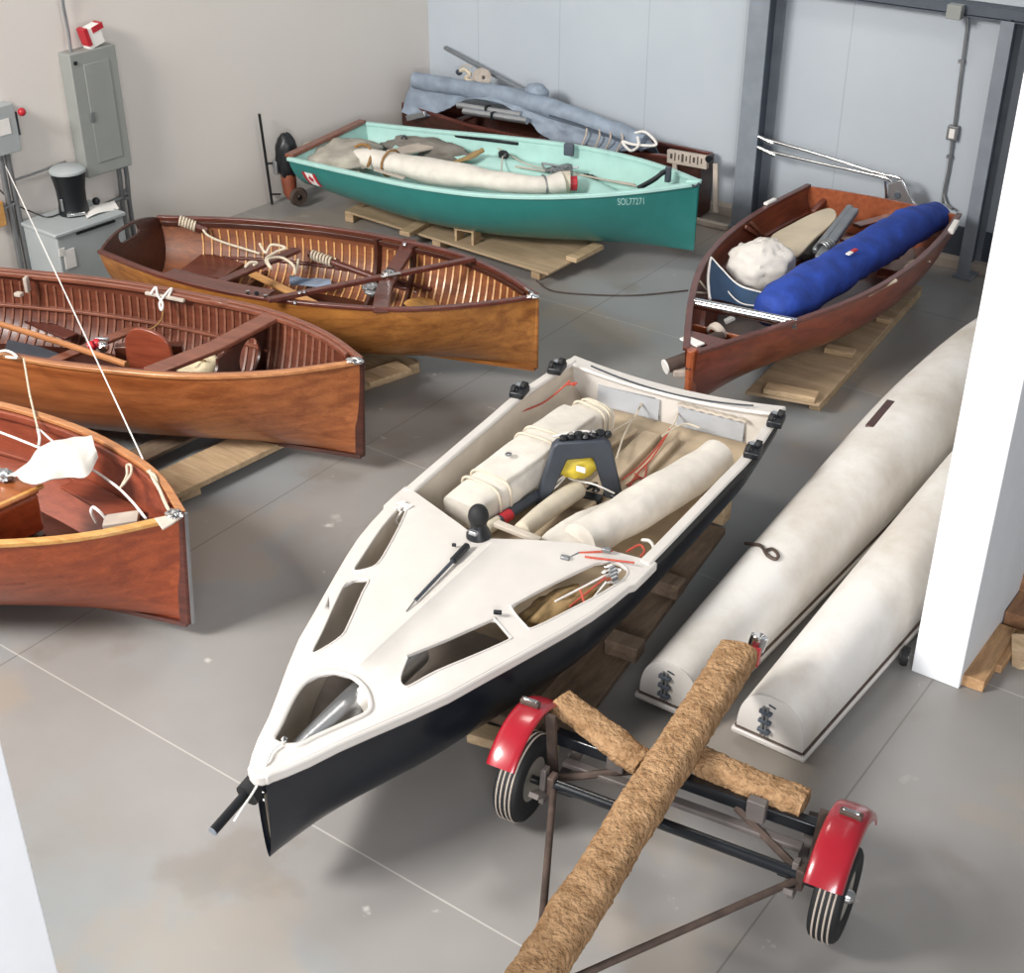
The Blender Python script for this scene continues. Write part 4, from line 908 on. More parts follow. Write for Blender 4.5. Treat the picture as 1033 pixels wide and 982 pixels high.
C3.plate(0, M['mahog'], top=lambda v: .05*(1-v*v))
C3.sole(.25, 3.2, .28, M['mahog2'], 'floorboard')
for dx, z0 in ((0, .62),):
    MB().bar(at(72, 487, .56), at(135, 523, .60), .16, .02).build('side_shelf', M['can3_in'], R3, bevel=.004)
    MB().bar(at(105, 527, .62), at(140, 522, .64), .12, .03).build('bow_shelf', M['board'], R3, bevel=.004)
# curved mast thwart box
ma, mz = at(-46, 522, .80), at(27, 489, .80)
MB().bar(ma-V((0, 0, .14)), mz-V((0, 0, .14)), .24, .26).build('mast_box', M['can3_out'], R3, bevel=.03, seg=4)
MB().bar(ma, mz, .25, .022).build('mast_box_top', M['can2_out'], R3, bevel=.008)
MB().bar(ma+V((.10, .04, .008)), mz+V((.10, .04, .008)), .03, .02).build('mast_box_edge', M['gold'], R3, bevel=.006)
MB().bar(ma.lerp(mz, .45)-V((0, 0, .40)), mz-V((0, 0, .40)), .20, .20).build('mast_box_base', M['mahog2'], R3)
MB().sweep([at(160, 529, .885), at(171, 525, .89), at(180, 521, .895)], [.13, .09, .05], .012).build('breasthook', M['board'], R3, bevel=.003)
b = MB(); b.blob(at(176, 519, .90), (.05, .04, .025), wob=.35, seed=4); b.build('bow_fitting', M['chrome'], R3)
b = MB(); b.rope([at(151, 475, .86), at(155, 484, .88), at(161, 494, .88), at(166, 506, .89), at(172, 518, .90)], .010); b.rope([at(149, 476, .86), at(156, 480, .88), at(160, 492, .87)], .008); b.build('bow_lashing', M['rope'], R3)
b = MB(); b.rope([at(93, 474, .76), at(104, 481, .77), at(120, 493, .78), at(134, 507, .80), at(147, 523, .86)], .008); tag(b.build('side_line', M['ropew']), 'white line stretched along the inside of the nearest wooden dinghy bow', 'rope')
b = MB(); b.rope([at(120, 493, .78), at(126, 487, .82), at(132, 478, .84), at(132, 470, .85), at(128, 470, .85), at(128, 480, .83), at(123, 490, .80)], .008); tag(b.build('rope_eye', M['rope']), 'pale rope eye standing up from the side line in the nearest wooden dinghy', 'rope')
b = MB(); b.rope([at(97, 527, .58), at(92, 517, .66), at(94, 512, .68), at(101, 517, .66), at(109, 526, .60)], .010); tag(b.build('white_hoop', M['ropew']), 'white hoop standing on the floor of the nearest wooden dinghy bow', 'hoop')
b = MB(); b.rope([at(-6, 434, .82), at(15, 442, .80), at(30, 448, .80), at(41, 452, .80), at(50, 450, .80)], .008); b.rope([at(38, 432, .84), at(40, 442, .82), at(39, 450, .80)], .009); b.rope([at(38, 432, .84), at(47, 440, .81), at(56, 448, .79)], .007); tag(b.build('tied_rope', M['ropew']), 'white rope knotted at the far rail of the nearest wooden dinghy beside the white cloth', 'rope')
def wc(u, v):
    A = [at(8, 481, .87), at(28, 468, .88), at(42, 451, .91), at(66, 444, .92), at(92, 441, .92)]; B_ = [at(24, 487, .87), at(46, 488, .87), at(68, 481, .87), at(86, 483, .87), at(98, 462, .89)]
    a = V([herm([0, .25, .5, .75, 1], [p[k] for p in A], u) for k in range(3)]); c = V([herm([0, .25, .5, .75, 1], [p[k] for p in B_], u) for k in range(3)])
    p = a.lerp(c, v); p.z += .05*math.sin(PI*v)*(.4+u*.6)+.02*noise.noise(V((u*5, v*4, 1))); return p
tag(MB().grid(wc, 26, 16, thick=.008).build('white_cloth', M['cotton'], smooth=60), 'white cotton cloth draped over the line in the nearest wooden dinghy', 'cloth')
b = MB(); b.blob(at(4, 480, .84), (.06, .05, .04), wob=.3, seed=1); tag(b.build('shackle', M['alu']), 'silver shackle by the mast box of the nearest wooden dinghy at the left edge', 'shackle')
# shrouds
a_ = at(144, 463, .87); e_ = atw(6, 168, .10)
b = MB(); b.tube([a_, at(121, 420, 1.0).lerp(a_, .5), a_.lerp(e_, .3), a_.lerp(e_, .65), e_][0:1]+[a_.lerp(e_, t) for t in (.1, .3, .6, 1)], .005, 6); tag(b.build('shroud_line', M['ropew']), 'long white line from the nearest dinghy rail up to the left wall', 'line')
a_ = at(38, 432, .85); m_ = at(24, 362, .90); b = MB(); b.tube([a_, at(30, 398, .87), m_], .007, 6); tag(b.build('tie_line', M['rope']), 'short pale line tied between the nearest and the middle wooden dinghies', 'line')
# ================================================================== teal dinghy
TB = Boat('teal_dinghy', 'teal fibreglass dinghy with a pale aqua rim and a small flag sticker', 'boat', (-9.723, 10.186), .1385, 4.019, (.6706, .0087, .1354, .0553), [.671, .764, .855, .823, .557, .269, .021],
          [.30, .20, .17, .18, .235], [2.6, 2.6, 1.7, 1.25], rake=.35)
RT = TB.root
TB.hull(M['teal'], M['aqua'])
for sd in (1, -1):
    TB.rail(sd, M['aqua'], .055, .035, dy=-.004, dz=.006, x1=TB.L-.005)
    pts = [TB.w(x, sd*max(.02, TB.hb(x, .40)-.145), .47) for x in [.5+i*2.9/20 for i in range(21)]]
    MB().tube(pts, [.12]*17+[.11, .09, .07, .04], 14, flat=.8, up=(0, 0, 1), dome=.02).build('side_tank', M['aqua'], RT)
TB.plate(0, M['aqua'], ins=.005)
MB().sweep([TB.w(.0, v*.66, TB.s_(0)+.03) for v in (-1, -.5, 0, .5, 1)], .09, .035).build('transom_board', M['rail_br'], RT, bevel=.006)
TB.sole(.05, 3.6, .34, M['aqua'], 'sole')
MB().sweep([TB.w(TB.L-.10, 0, TB.s_(TB.L)+.02), TB.w(TB.L+.02, 0, TB.s_(TB.L)+.025)], [.12, .05], .02).build('bow_cap', M['aqua'], RT, bevel=.004)
MB().rope([at(698, 187, .91), at(702, 188, .90), at(705, 185, .91)], .010).build('bow_eye', M['darkgrey'], RT)
MB().sweep(spline([at(644, 190, .78), at(660, 181, .84), at(669, 174, .90), at(675, 172, .90)], 4), .045, .035).build('bow_handle', M['blackplastic'], RT, bevel=.006)
MB().box(at(674, 176, .88), (.05, .05, .14), rz=TB.hd).build('handle_post', M['darkgrey'], RT, bevel=.006)
MB().bar(at(458, 137, .66), at(523, 145, .67), .03, .03).build('side_rail', M['blackplastic'], RT, bevel=.006)
MB().box(at(574, 151, .74), (.10, .05, .12), rz=TB.hd).build('cam_cleat', M['steeldark'], RT, bevel=.01)
MB().blob(at(497, 146, .60), (.05, .035, .04), wob=.2).build('ratchet_block', M['blackplastic'], RT)
MB().blob(at(508, 156, .60), (.06, .04, .04), wob=.3, seed=2).build('ratchet_block', M['blackplastic'], RT)
MB().rope([at(498, 147, .60), at(512, 155, .58), at(530, 165, .58), at(548, 170, .56)], .007).build('sheet_line', M['board'], RT)
MB().rope([at(507, 158, .60), at(506, 170, .55), at(506, 178, .52)], .007).build('sheet_tail', M['board'], RT)
b = MB(); b.bar(at(395, 155, .60), at(436, 146, .60), .20, .03); b.build('thwart', M['board'], RT, bevel=.006)
MB().rope([at(405, 140, .62), at(408, 137, .66), at(410, 140, .62)], .010).build('oarlock', M['darkgrey'], RT)
mt = at(560, 172, .5)
b = MB()
for k in range(4): b.rope(knot(at(556+k*5, 172+k, .58), .10, 9, 20+k, .6), .011)
b.build('rigging_bundle', M['galv'], RT)
MB().bar(at(566, 170, .54), at(584, 166, .54), .07, .06).build('mast_step', M['galv'], RT, bevel=.01)
for q0, q1 in (((564, 172), (642, 188)), ((600, 180), (640, 186)), ((520, 168), (570, 176))):
    MB().rope([at(*q0, .56), at(*q1, .60)], .009).build('rigging_wire', M['board'], RT)
MB().blob(at(594, 182, .50), (.09, .05, .06), wob=.4, seed=3).build('bow_block', M['blackplastic'], RT)
b = MB(); b.box(at(626, 178, .55), (.16, .10, .05), rz=.2); b.build('bow_box', M['lightblue'], RT, bevel=.01)
# flag sticker and bow number on the near side
def on_hull(B, x, z, side=-1, off=.004):
    k = 1 - x/B.L; xx = x+B.rake*(B.s_(x)-z)*k**3
    return B.w(xx, side*(B.hb(x, z)+off), z)
fz0, fx0 = .485, .20
def quad(x0, x1, z0, z1, m, name, off=.004):
    return MB().grid(lambda u, v: on_hull(TB, x0+(x1-x0)*u, z0+(z1-z0)*v, -1, off), 4, 4, thick=-.001).build(name, m, RT)
quad(.13, .17, .44, .58, M['redplastic'], 'flag_band'); quad(.17, .27, .44, .58, M['paper'], 'flag_field'); quad(.27, .31, .44, .58, M['redplastic'], 'flag_band')
leaf = [(0, -.9), (.06, -.4), (.5, -.5), (.42, -.3), (.9, .1), (.75, .18), (.8, .45), (.5, .4), (.42, .5), (.2, .3), (.28, .75), (.14, .7), (0, 1)]
leaf = leaf+[(-x, y) for x, y in reversed(leaf[1:-1])]
MB().slab([(.22+x*.04, .51+y*.05) for x, y in leaf], [], lambda x, z, d: on_hull(TB, x, z, -1, .0065-d), .001, .02).build('maple_leaf', M['redplastic'], RT, smooth=0)
bx_ = TB.loc(at(641, 205, .72))[0]
text_mesh('SOL77271', .095, lambda x, y: on_hull(TB, bx_-.03+x*.52, .735+y, -1, .004), 'bow_number', M['aqua'], RT)
# gear in the teal dinghy
SBt = thing('long_sail_bag', 'long off white sail bag lying along the near side of the teal dinghy', 'sail bag', at(450, 178, .4))
roll_path = spline([at(345, 158, .60), at(372, 160, .60), at(420, 170, .60), at(470, 178, .60), at(530, 187, .60), at(552, 187, .60), at(568, 184, .62)], 6)
rr_ = [.04, .125, .155, .145, .12, .10, .115]
MB().tube(roll_path, [herm([i/6 for i in range(7)], rr_, i/36) for i in range(37)], 18, flat=.75, up=(0, 0, 1), dome=0, wob=.03, wsc=3).build('bag_body', M['sail'], SBt, smooth=60)
for i, rr in ((9, .155), (29, .115)):
    t = (roll_path[i+1]-roll_path[i-1]).normalized(); a = t.cross(V((0, 0, 1))).normalized(); c = a.cross(t)
    MB().tube([roll_path[i]+a*rr*math.cos(2*PI*k/20)+c*rr*.8*math.sin(2*PI*k/20) for k in range(20)], .012, 6, closed=True).build('tie_rope', M['ropeb'] if i == 9 else M['galv'], SBt)
MB().rope([at(357, 149, .66), at(364, 146, .70), at(372, 148, .70), at(374, 158, .66), at(371, 168, .60)], .016).build('tie_end', M['ropeb'], SBt)
p0, p1 = at(567, 184, .61), at(575, 184, .61); MB().tube([p0, p1], [.105, .11], 18).build('bag_mouth', M['sail2'], SBt)
MB().tube([at(572, 185, .60), at(582, 185, .60)], .072, 16, dome=.01).build('red_plug', M['redplastic'], SBt)
b = MB(); b.bar(at(378, 173, .56), at(440, 190, .58), .03, .02); b.bar(at(450, 186, .60), at(478, 191, .62), .05, .03); tag(b.build('batten', M['board']), 'thin pale batten beside the long sail bag in the teal dinghy', 'batten') if False else None
tag(MB().bar(at(378, 171, .60), at(408, 180, .60), .03, .02).build('batten', M['board']), 'thin pale batten by the near rim of the teal dinghy', 'batten')
tag(MB().bar(at(400, 156, .60), at(520, 181, .60), .04, .03).build('dark_strip', M['mahog2']), 'dark wooden strip lying along the far edge of the long sail bag', 'strip')
tag(MB().blob(at(432, 156, .48), (.55, .17, .15), rz=TB.hd-.05, wob=.3, sc=3, seed=12, ridge=.25).build('grey_cloth', M['greycloth'], smooth=60), 'heap of dark grey cloth under the thwart of the teal dinghy', 'cloth')
tag(MB().blob(at(342, 158, .55), (.42, .42, .13), rz=.1, wob=.3, sc=2.5, seed=15, ridge=.2).build('cover_cloth', M['beigecloth'], smooth=60), 'crumpled beige cover in the stern of the teal dinghy', 'cloth')
tag(MB().sweep(spline([at(462, 163, .52), at(474, 158, .60), at(488, 151, .66)], 5), [.16]*3+[.13]*3+[.09]*2+[.05]*3, .04).build('tiller_handle', M['tan'], smooth=50, bevel=.01), 'tan curved handle on the aqua tank of the teal dinghy', 'handle')
# ================================================================== red mahogany dinghy
RB = Boat('mahogany_dinghy', 'red mahogany dinghy holding a blue rolled cover, near the grey column', 'boat', (-4.404, 11.721), -1.5214, 3.770, (.7148, .0458, .0251, -.0653), [.71, .776, .772, .66, .393, .19, .048],
          [.32, .22, .19, .20, .25], [2.8, 2.6, 1.5, 1.15], rake=.1)
RR = RB.root
RB.hull(M['red_out'], M['red_in'])
for sd in (1, -1):
    RB.rail(sd, M['mahog'], .05, .03, dy=-.008, dz=.006, x1=RB.L-.01)
    RB.rail(sd, M['red_in'], .05, .025, dy=-.03, z=-.22, name='stringer', x0=.1, x1=3.0)
RB.plate(0, M['red_stem'], top=lambda v: .02*(1-v*v))
RB.stem(M['red_stem'], .075, .06, ztop=.015)
RB.sole(.05, 3.2, .36, M['mahog2'], 'floorboard')
MB().slab([(RB.L-.02, -.05), (RB.L-.02, .05), (RB.L-.30, .155), (RB.L-.30, -.155)], [[(RB.L-.13+.035*math.cos(a), .02+.05*math.sin(a)) for a in [2*PI*i/14 for i in range(14)]]], lambda x, y, d: RB.w(x, y, RB.s_(x)+.004-d), .02, .06).build('foredeck', M['mahog'], RR, smooth=0)
RB.plate(RB.L-.62, M['red_stem'], name='bulkhead', zhi=RB.s_(RB.L-.62)-.10, ins=.02)
xt0 = RB.loc(at(760, 316, .72))[0]
MB().tube([at(701, 306, .72), at(804, 327, .72)], .042, 16).build('cross_tube', M['chrome'], RR)
MB().lathe([(.05, 0), (.075, 0), (.08, .03), (.075, .06), (.05, .06)], at(720, 338, .62), (.3, 1, .35), n=20).build('mast_collar', M['board'], RR)
MB().tube([at(711, 346, .62), at(727, 340, .62)], .05, 14).build('mast_stub', M['rust'], RR)
MB().tube([at(696, 361, .58), at(672, 370, .54)], .052, 16).build('sprit_tube', M['rust'], RR)
MB().lathe([(.0, 0), (.056, 0), (.056, .012), (0, .012)], at(672, 370, .54), at(672, 370, .54)-at(696, 361, .58), n=18).build('sprit_end', M['paper'], RR)
MB().box(at(686, 376, .50), (.10, .06, .05), rz=.6).build('sprit_bracket', M['board'], RR, bevel=.006)
MB().box(at(698, 347, .71)+V((0, 0, .02)), (.17, .08, .012), rz=-.25).build('white_tag', M['paper'], RR)
for q in ((696, 365), (699, 365)): MB().blob(RB.w(RB.L+.03, .012*(1 if q[0] == 696 else -1), .60), (.008, .008, .008), wob=0, nu=8, nv=6).build('stem_hole', M['blackplastic'], RR)
MB().bar(at(864, 228, .60), at(918, 214, .60), .10, .03).build('stern_thwart', M['red_in'], RR, bevel=.006)
MB().bar(at(855, 240, .50), at(900, 262, .50), .18, .03).build('side_bench', M['red_in'], RR, bevel=.006)
MB().bar(at(820, 215, .56), at(833, 201, .62), .05, .05).build('stern_knee', M['red_in'], RR, bevel=.006)
MB().bar(at(884, 275, .48), at(912, 280, .46), .18, .025).build('thwart_plank', M['red_in'], RR, bevel=.006)
for q in ((756, 223, 773, 241), (752, 229, 768, 240)): MB().bar(at(q[0], q[1], .72), at(q[2], q[3], .50), .02, .03).build('side_strut', M['rail_br'], RR, bevel=.003)
for q in ((704, 281, 714, 294), (701, 295, 714, 296)): MB().rope([at(q[0], q[1], .72), at(q[2], q[3], .60)], .008).build('shroud_lanyard', M['rope'], RR)
b = MB(); b.rope([at(912, 270, .56), at(922, 264, .60), at(930, 262, .62), at(935, 260, .64)], .010); b.rope([at(914, 266, .56), at(925, 262, .62), at(938, 264, .68)], .008); b.build('frayed_rope', M['rope'], RR)
b = MB(); b.rope([at(876, 298, .73), at(890, 290, .73), at(904, 283, .74)], .014); b.build('edge_rope', M['rope'], RR)
MB().bar(at(959, 234, .74), at(965, 224, .76), .05, .05).build('corner_pad', M['paper'], RR, bevel=.008)
MB().bar(at(772, 206, .76), at(782, 201, .76), .04, .025).build('corner_pad', M['paper'], RR, bevel=.006)
# gear
BR = thing('blue_sail_roll', 'long royal blue rolled sail cover lying in the mahogany dinghy', 'sail roll', at(860, 270, .4))
pth = spline([at(775, 315, .68), at(800, 300, .69), at(845, 272, .70), at(885, 248, .70), at(920, 228, .69), at(944, 217, .66)], 8); n_ = len(pth)
MB().tube(pth, [herm([0, .08, .4, .8, 1], [.13, .175, .185, .17, .14], i/(n_-1)) for i in range(n_)], 24, flat=.9, up=(0, 0, 1), dome=.03, wob=.025, wsc=7).build('roll_cover', M['blue'], BR, smooth=60)
q0 = at(859, 253, .885); ddx = (pth[20]-pth[10]).normalized()
text_mesh('NORTH', .05, lambda x, y: q0+ddx*x+V((-.35*ddx.y*0-.0, 0, 0))+V((ddx.y, -ddx.x, 0))*(-y)*-1*.9+V((0, 0, .0)), 'printed_patch', M['paper'], BR) if False else None
MB().bar(q0-ddx*.06-V((0, 0, .012)), q0+ddx*.0-V((0, 0, .012)), .035, .012).build('logo_patch', M['paper'], BR); MB().bar(q0+ddx*.01-V((0, 0, .012)), q0+ddx*.08-V((0, 0, .012)), .035, .012).build('logo_patch', M['redplastic'], BR)
tag(MB().blob(at(768, 268, .62), (.25, .22, .22), rz=.4, wob=.22, sc=1.6, seed=21, ridge=.55, nu=44, nv=30).build('crumpled_sail', M['cotton'], smooth=60), 'crumpled white sail bundle in the mahogany dinghy beside the blue roll', 'sail')
fo = [at(776, 244, .58), at(800, 228, .60), at(822, 217, .64), at(836, 213, .66), at(843, 217, .66), at(841, 226, .64), at(822, 243, .60), at(800, 262, .56)]
tag(MB().prism(spline(fo, 4, True), (0, 0, .03)).build('rudder_board', M['foil'], smooth=30, bevel=.008), 'cream rounded rudder board lying in the mahogany dinghy behind the white sail', 'board')
gs = thing('grey_spars', 'pair of grey folded spars lying between the rudder board and the blue roll', 'spar', at(835, 240, .5))
for (a, c, r) in (((862, 212), (826, 262), .05), ((858, 209), (822, 254), .035)):
    MB().bar(at(*a, .74), at(*c, .56), r*1.7, .06).build('spar', M['greyspar'], gs, bevel=.015)
MB().rope(coil(at(838, 247, .62), at(829, 252, .60), .06, 4), .010, k=2).build('lashing', M['galv'], gs)
b = MB(); b.rope([at(822, 266, .56), at(806, 278, .55), at(792, 287, .55), at(778, 292, .56)], .016); b.rope(knot(at(795, 283, .55), .10, 9, 31), .010); tag(b.build('rope_bundle', M['galv']), 'bundle of grey rope beside the near end of the blue roll', 'rope')
tag(MB().blob(at(817, 250, .48), (.14, .22, .09), rz=-.3, wob=.3, seed=33, ridge=.2).build('dark_cloth', M['greycloth'], smooth=60), 'dark grey cloth lying under the grey folded spars', 'cloth')
CV = thing('blue_canvas', 'dark blue canvas sheet with pale rope edging across the bow of the mahogany dinghy', 'canvas', at(740, 290, .5))
A_ = [at(717, 260, .74), at(727, 271, .68), at(745, 288, .60), at(773, 297, .62)]; B_ = [at(716, 302, .66), at(730, 304, .58), at(746, 308, .54), at(764, 312, .60)]
def cv(u, v):
    a = V([herm([0, .33, .66, 1], [p[k] for p in A_], u) for k in range(3)]); c = V([herm([0, .33, .66, 1], [p[k] for p in B_], u) for k in range(3)])
    return a.lerp(c, v)
MB().grid(cv, 16, 8, thick=.006).build('sheet', M['navy'], CV, smooth=60)
MB().rope(A_, .012).build('edge_rope', M['ropew'], CV); MB().rope([A_[0], A_[0].lerp(B_[0], .5)+V((-.02, 0, 0)), B_[0]], .012).build('edge_rope', M['ropew'], CV)
MB().rope([at(722, 268, .70), at(733, 292, .60), at(748, 306, .60), at(770, 309, .62)], .005).build('tie_string', M['ropew'], CV)
tag(MB().bar(at(731, 325, .52), at(741, 320, .56), .05, .03).build('white_lever', M['ropew'], bevel=.006), 'small white lever under the polished cross tube of the mahogany dinghy', 'lever')
# ================================================================== two white hulls lying upside down
def pontoon(label, P0, P1, yL, w0, wm, h0, hm, slot=None):
    """P0, P1: near end and far end of the centre line on the floor; w0/h0 at the near end, wm/hm amidships"""
    P0, P1 = V(P0), V(P1); d = (P1-P0); L = d.length; d = d.normalized(); n = V((d.y, -d.x, 0)); base = .085
    root = thing('catamaran_hull', label, 'boat hull', P0, 0)
    def wh(t): 
        w = herm([0, .3, .6, .85, 1], [w0, (w0+wm)/2+.02, wm, wm*.72, .05], t); h = herm([0, .3, .6, .85, 1], [h0, (h0+hm)/2+.03, hm, hm*.8, .2], t); return w, h
    def sect(t, a):                      # a from 0 (left foot) to 1 (right foot) over the top
        w, h = wh(t); th = PI*(1-a); e = 2/2.5
        cx = math.copysign(abs(math.cos(th))**e, math.cos(th)); sz = abs(math.sin(th))**e
        return P0+d*(t*L)+n*(cx*w/2)+V((0, 0, base+sz*h))
    b = MB(); NU, NV = 40, 24
    b.grid(lambda u, v: sect(u, v), NU, NV); 
    b.f.append([j for j in range(NV, -1, -1)]); b.m.append(0)
    b.build('hull', M['pontoon'], root, smooth=45)
    pts = [P0+d*(-.004)+n*((-1 if i == 0 else 1)*0) for i in (0,)]
    # end plate
    poly = [sect(0, j/24)-d*.004 for j in range(25)]
    MB().prism(poly, -d*.008).build('end_plate', M['white'], root, smooth=30)
    fl = MB(); outl = []
    NF = 20
    L_ = [P0+d*(t*L-(.03 if t == 0 else 0))-n*(wh(t)[0]/2+.022) for t in [i/NF for i in range(NF+1)]]; R_2 = [P0+d*(t*L-(.03 if t == 0 else 0))+n*(wh(t)[0]/2+.022) for t in [i/NF for i in range(NF+1)]]
    for i in range(NF):
        pass
    vs = []
    for a, c in zip(L_, R_2): vs += [a+V((0, 0, base)), c+V((0, 0, base)), c+V((0, 0, base-.035)), a+V((0, 0, base-.035))]
    fs = [[3, 2, 1, 0], [4*NF, 4*NF+1, 4*NF+2, 4*NF+3]]
    for i in range(NF):
        for k in range(4): fs.append([4*i+k, 4*i+(k+1) % 4, 4*i+4+(k+1) % 4, 4*i+4+k])
    MB().add(vs, fs).build('deck_flange', M['white'], root, smooth=40, bevel=.01)
    for side in (-1, 1):
        pts = [P0+d*(t*L-.01)+n*side*(wh(t)[0]/2+.004)+V((0, 0, base+.008)) for t in [i/NF for i in range(NF+1)]]
        MB().tube(pts, .009, 6).build('seam', M['rust'], root)
    pts = [P0-d*.012-n*(w0/2), P0-d*.012+n*(w0/2)]
    MB().tube([p+V((0, 0, base+.006)) for p in pts], .009, 6).build('seam', M['rust'], root)
    # rudder fittings on the end plate
    g = P0-d*.02-n*.03
    for k in (0, 1):
        MB().bar(g+n*(.022*k-.012)+V((0, 0, base+.03)), g+n*(.022*k-.012)+V((0, 0, base+.21)), .012, .02, up=d).build('gudgeon_strap', M['galv'], root)
    for z in (.06, .12, .18): MB().box(g+V((0, 0, base+z)), (.07, .03, .02), rz=math.atan2(n.y, n.x)).build('pintle', M['steeldark'], root, bevel=.004)
    MB().bar(P0-d*.014+n*-.02+V((0, 0, base+h0*.83)), P0-d*.014+n*.02+V((0, 0, base+h0*.80)), .01, .006).build('drain_slot', M['darkgrey'], root)
    for s_ in (.15, .5):
        MB().box(P0+d*(L*s_)+V((0, 0, .025)), (wh(s_)[0]*.8, .12, .05), rz=math.atan2(n.y, n.x)).build('support_block', M['oldpine'], root)
    if slot:
        for (q, col, hh, ww) in slot: pass
    return root, sect, wh, d, n, P0, L
pl = at(643, 702, .08); pr = at(700, 724, .08)
r1, s1_, wh1, d1, n1, A1, L1 = pontoon('white upside down catamaran hull with a dark slot, next to the black skiff', ((pl.x+pr.x)/2+.01, (pl.y+pr.y)/2+.03, 0), (-2.84, 11.6, 0), 0, .37, .62, .27, .46)
p0 = at(878, 430, .50); p1 = at(898, 405, .50)
def top_at(px, py, sect, P, d, L, wh):
    # march along the sight line until it meets the hull's arch
    best = None
    for k in range(200):
        z = .60-.0028*k; q = at(px, py, z); t = (q-P).dot(d)/L
        if not 0 < t < 1: continue
        n = V((d.y, -d.x, 0)); y = (q-P).dot(n); w, h = wh(t)
        if abs(y) < w/2:
            zz = .085+h*(1-(abs(y)*2/w)**2.5)**(1/2.5)
            if z <= zz: return q
    return at(px, py, .3)
t0_, t1_ = top_at(877, 431, s1_, A1, d1, L1, wh1), top_at(899, 405, s1_, A1, d1, L1, wh1)
MB().bar(t0_, t1_, .06, .02).build('board_slot', M['mahog2'], r1, bevel=.006)
b = MB(); b.rope([top_at(x, y, s1_, A1, d1, L1, wh1)+V((0, 0, .012)) for x, y in ((752, 550), (760, 551), (768, 553), (774, 562), (782, 566), (785, 562), (779, 556), (770, 558))], .011); b.build('rope_hook', M['rust'], r1)
pl = at(742, 736, .08); pr = at(808, 762, .08)
r2, s2_, wh2, d2, n2, A2, L2 = pontoon('white upside down catamaran hull nearest the white wall end', ((pl.x+pr.x)/2, (pl.y+pr.y)/2+.02, 0), (-2.13, 11.2, 0), 0, .385, .52, .28, .47)
wt = thing('dolly_wheel', 'small dark caster wheel under the white hull by the wall end', 'wheel', at(913, 662, 0))
MB().lathe([(.02, -.02), (.055, -.02), (.06, 0), (.055, .02), (.02, .02)], at(913, 662, .065), (1, .2, 0), n=18).build('tyre', M['rubber'], wt); MB().lathe([(0, -.024), (.022, -.024), (.022, .024), (0, .024)], at(913, 662, .065), (1, .2, 0), n=12).build('hub', M['chrome'], wt)
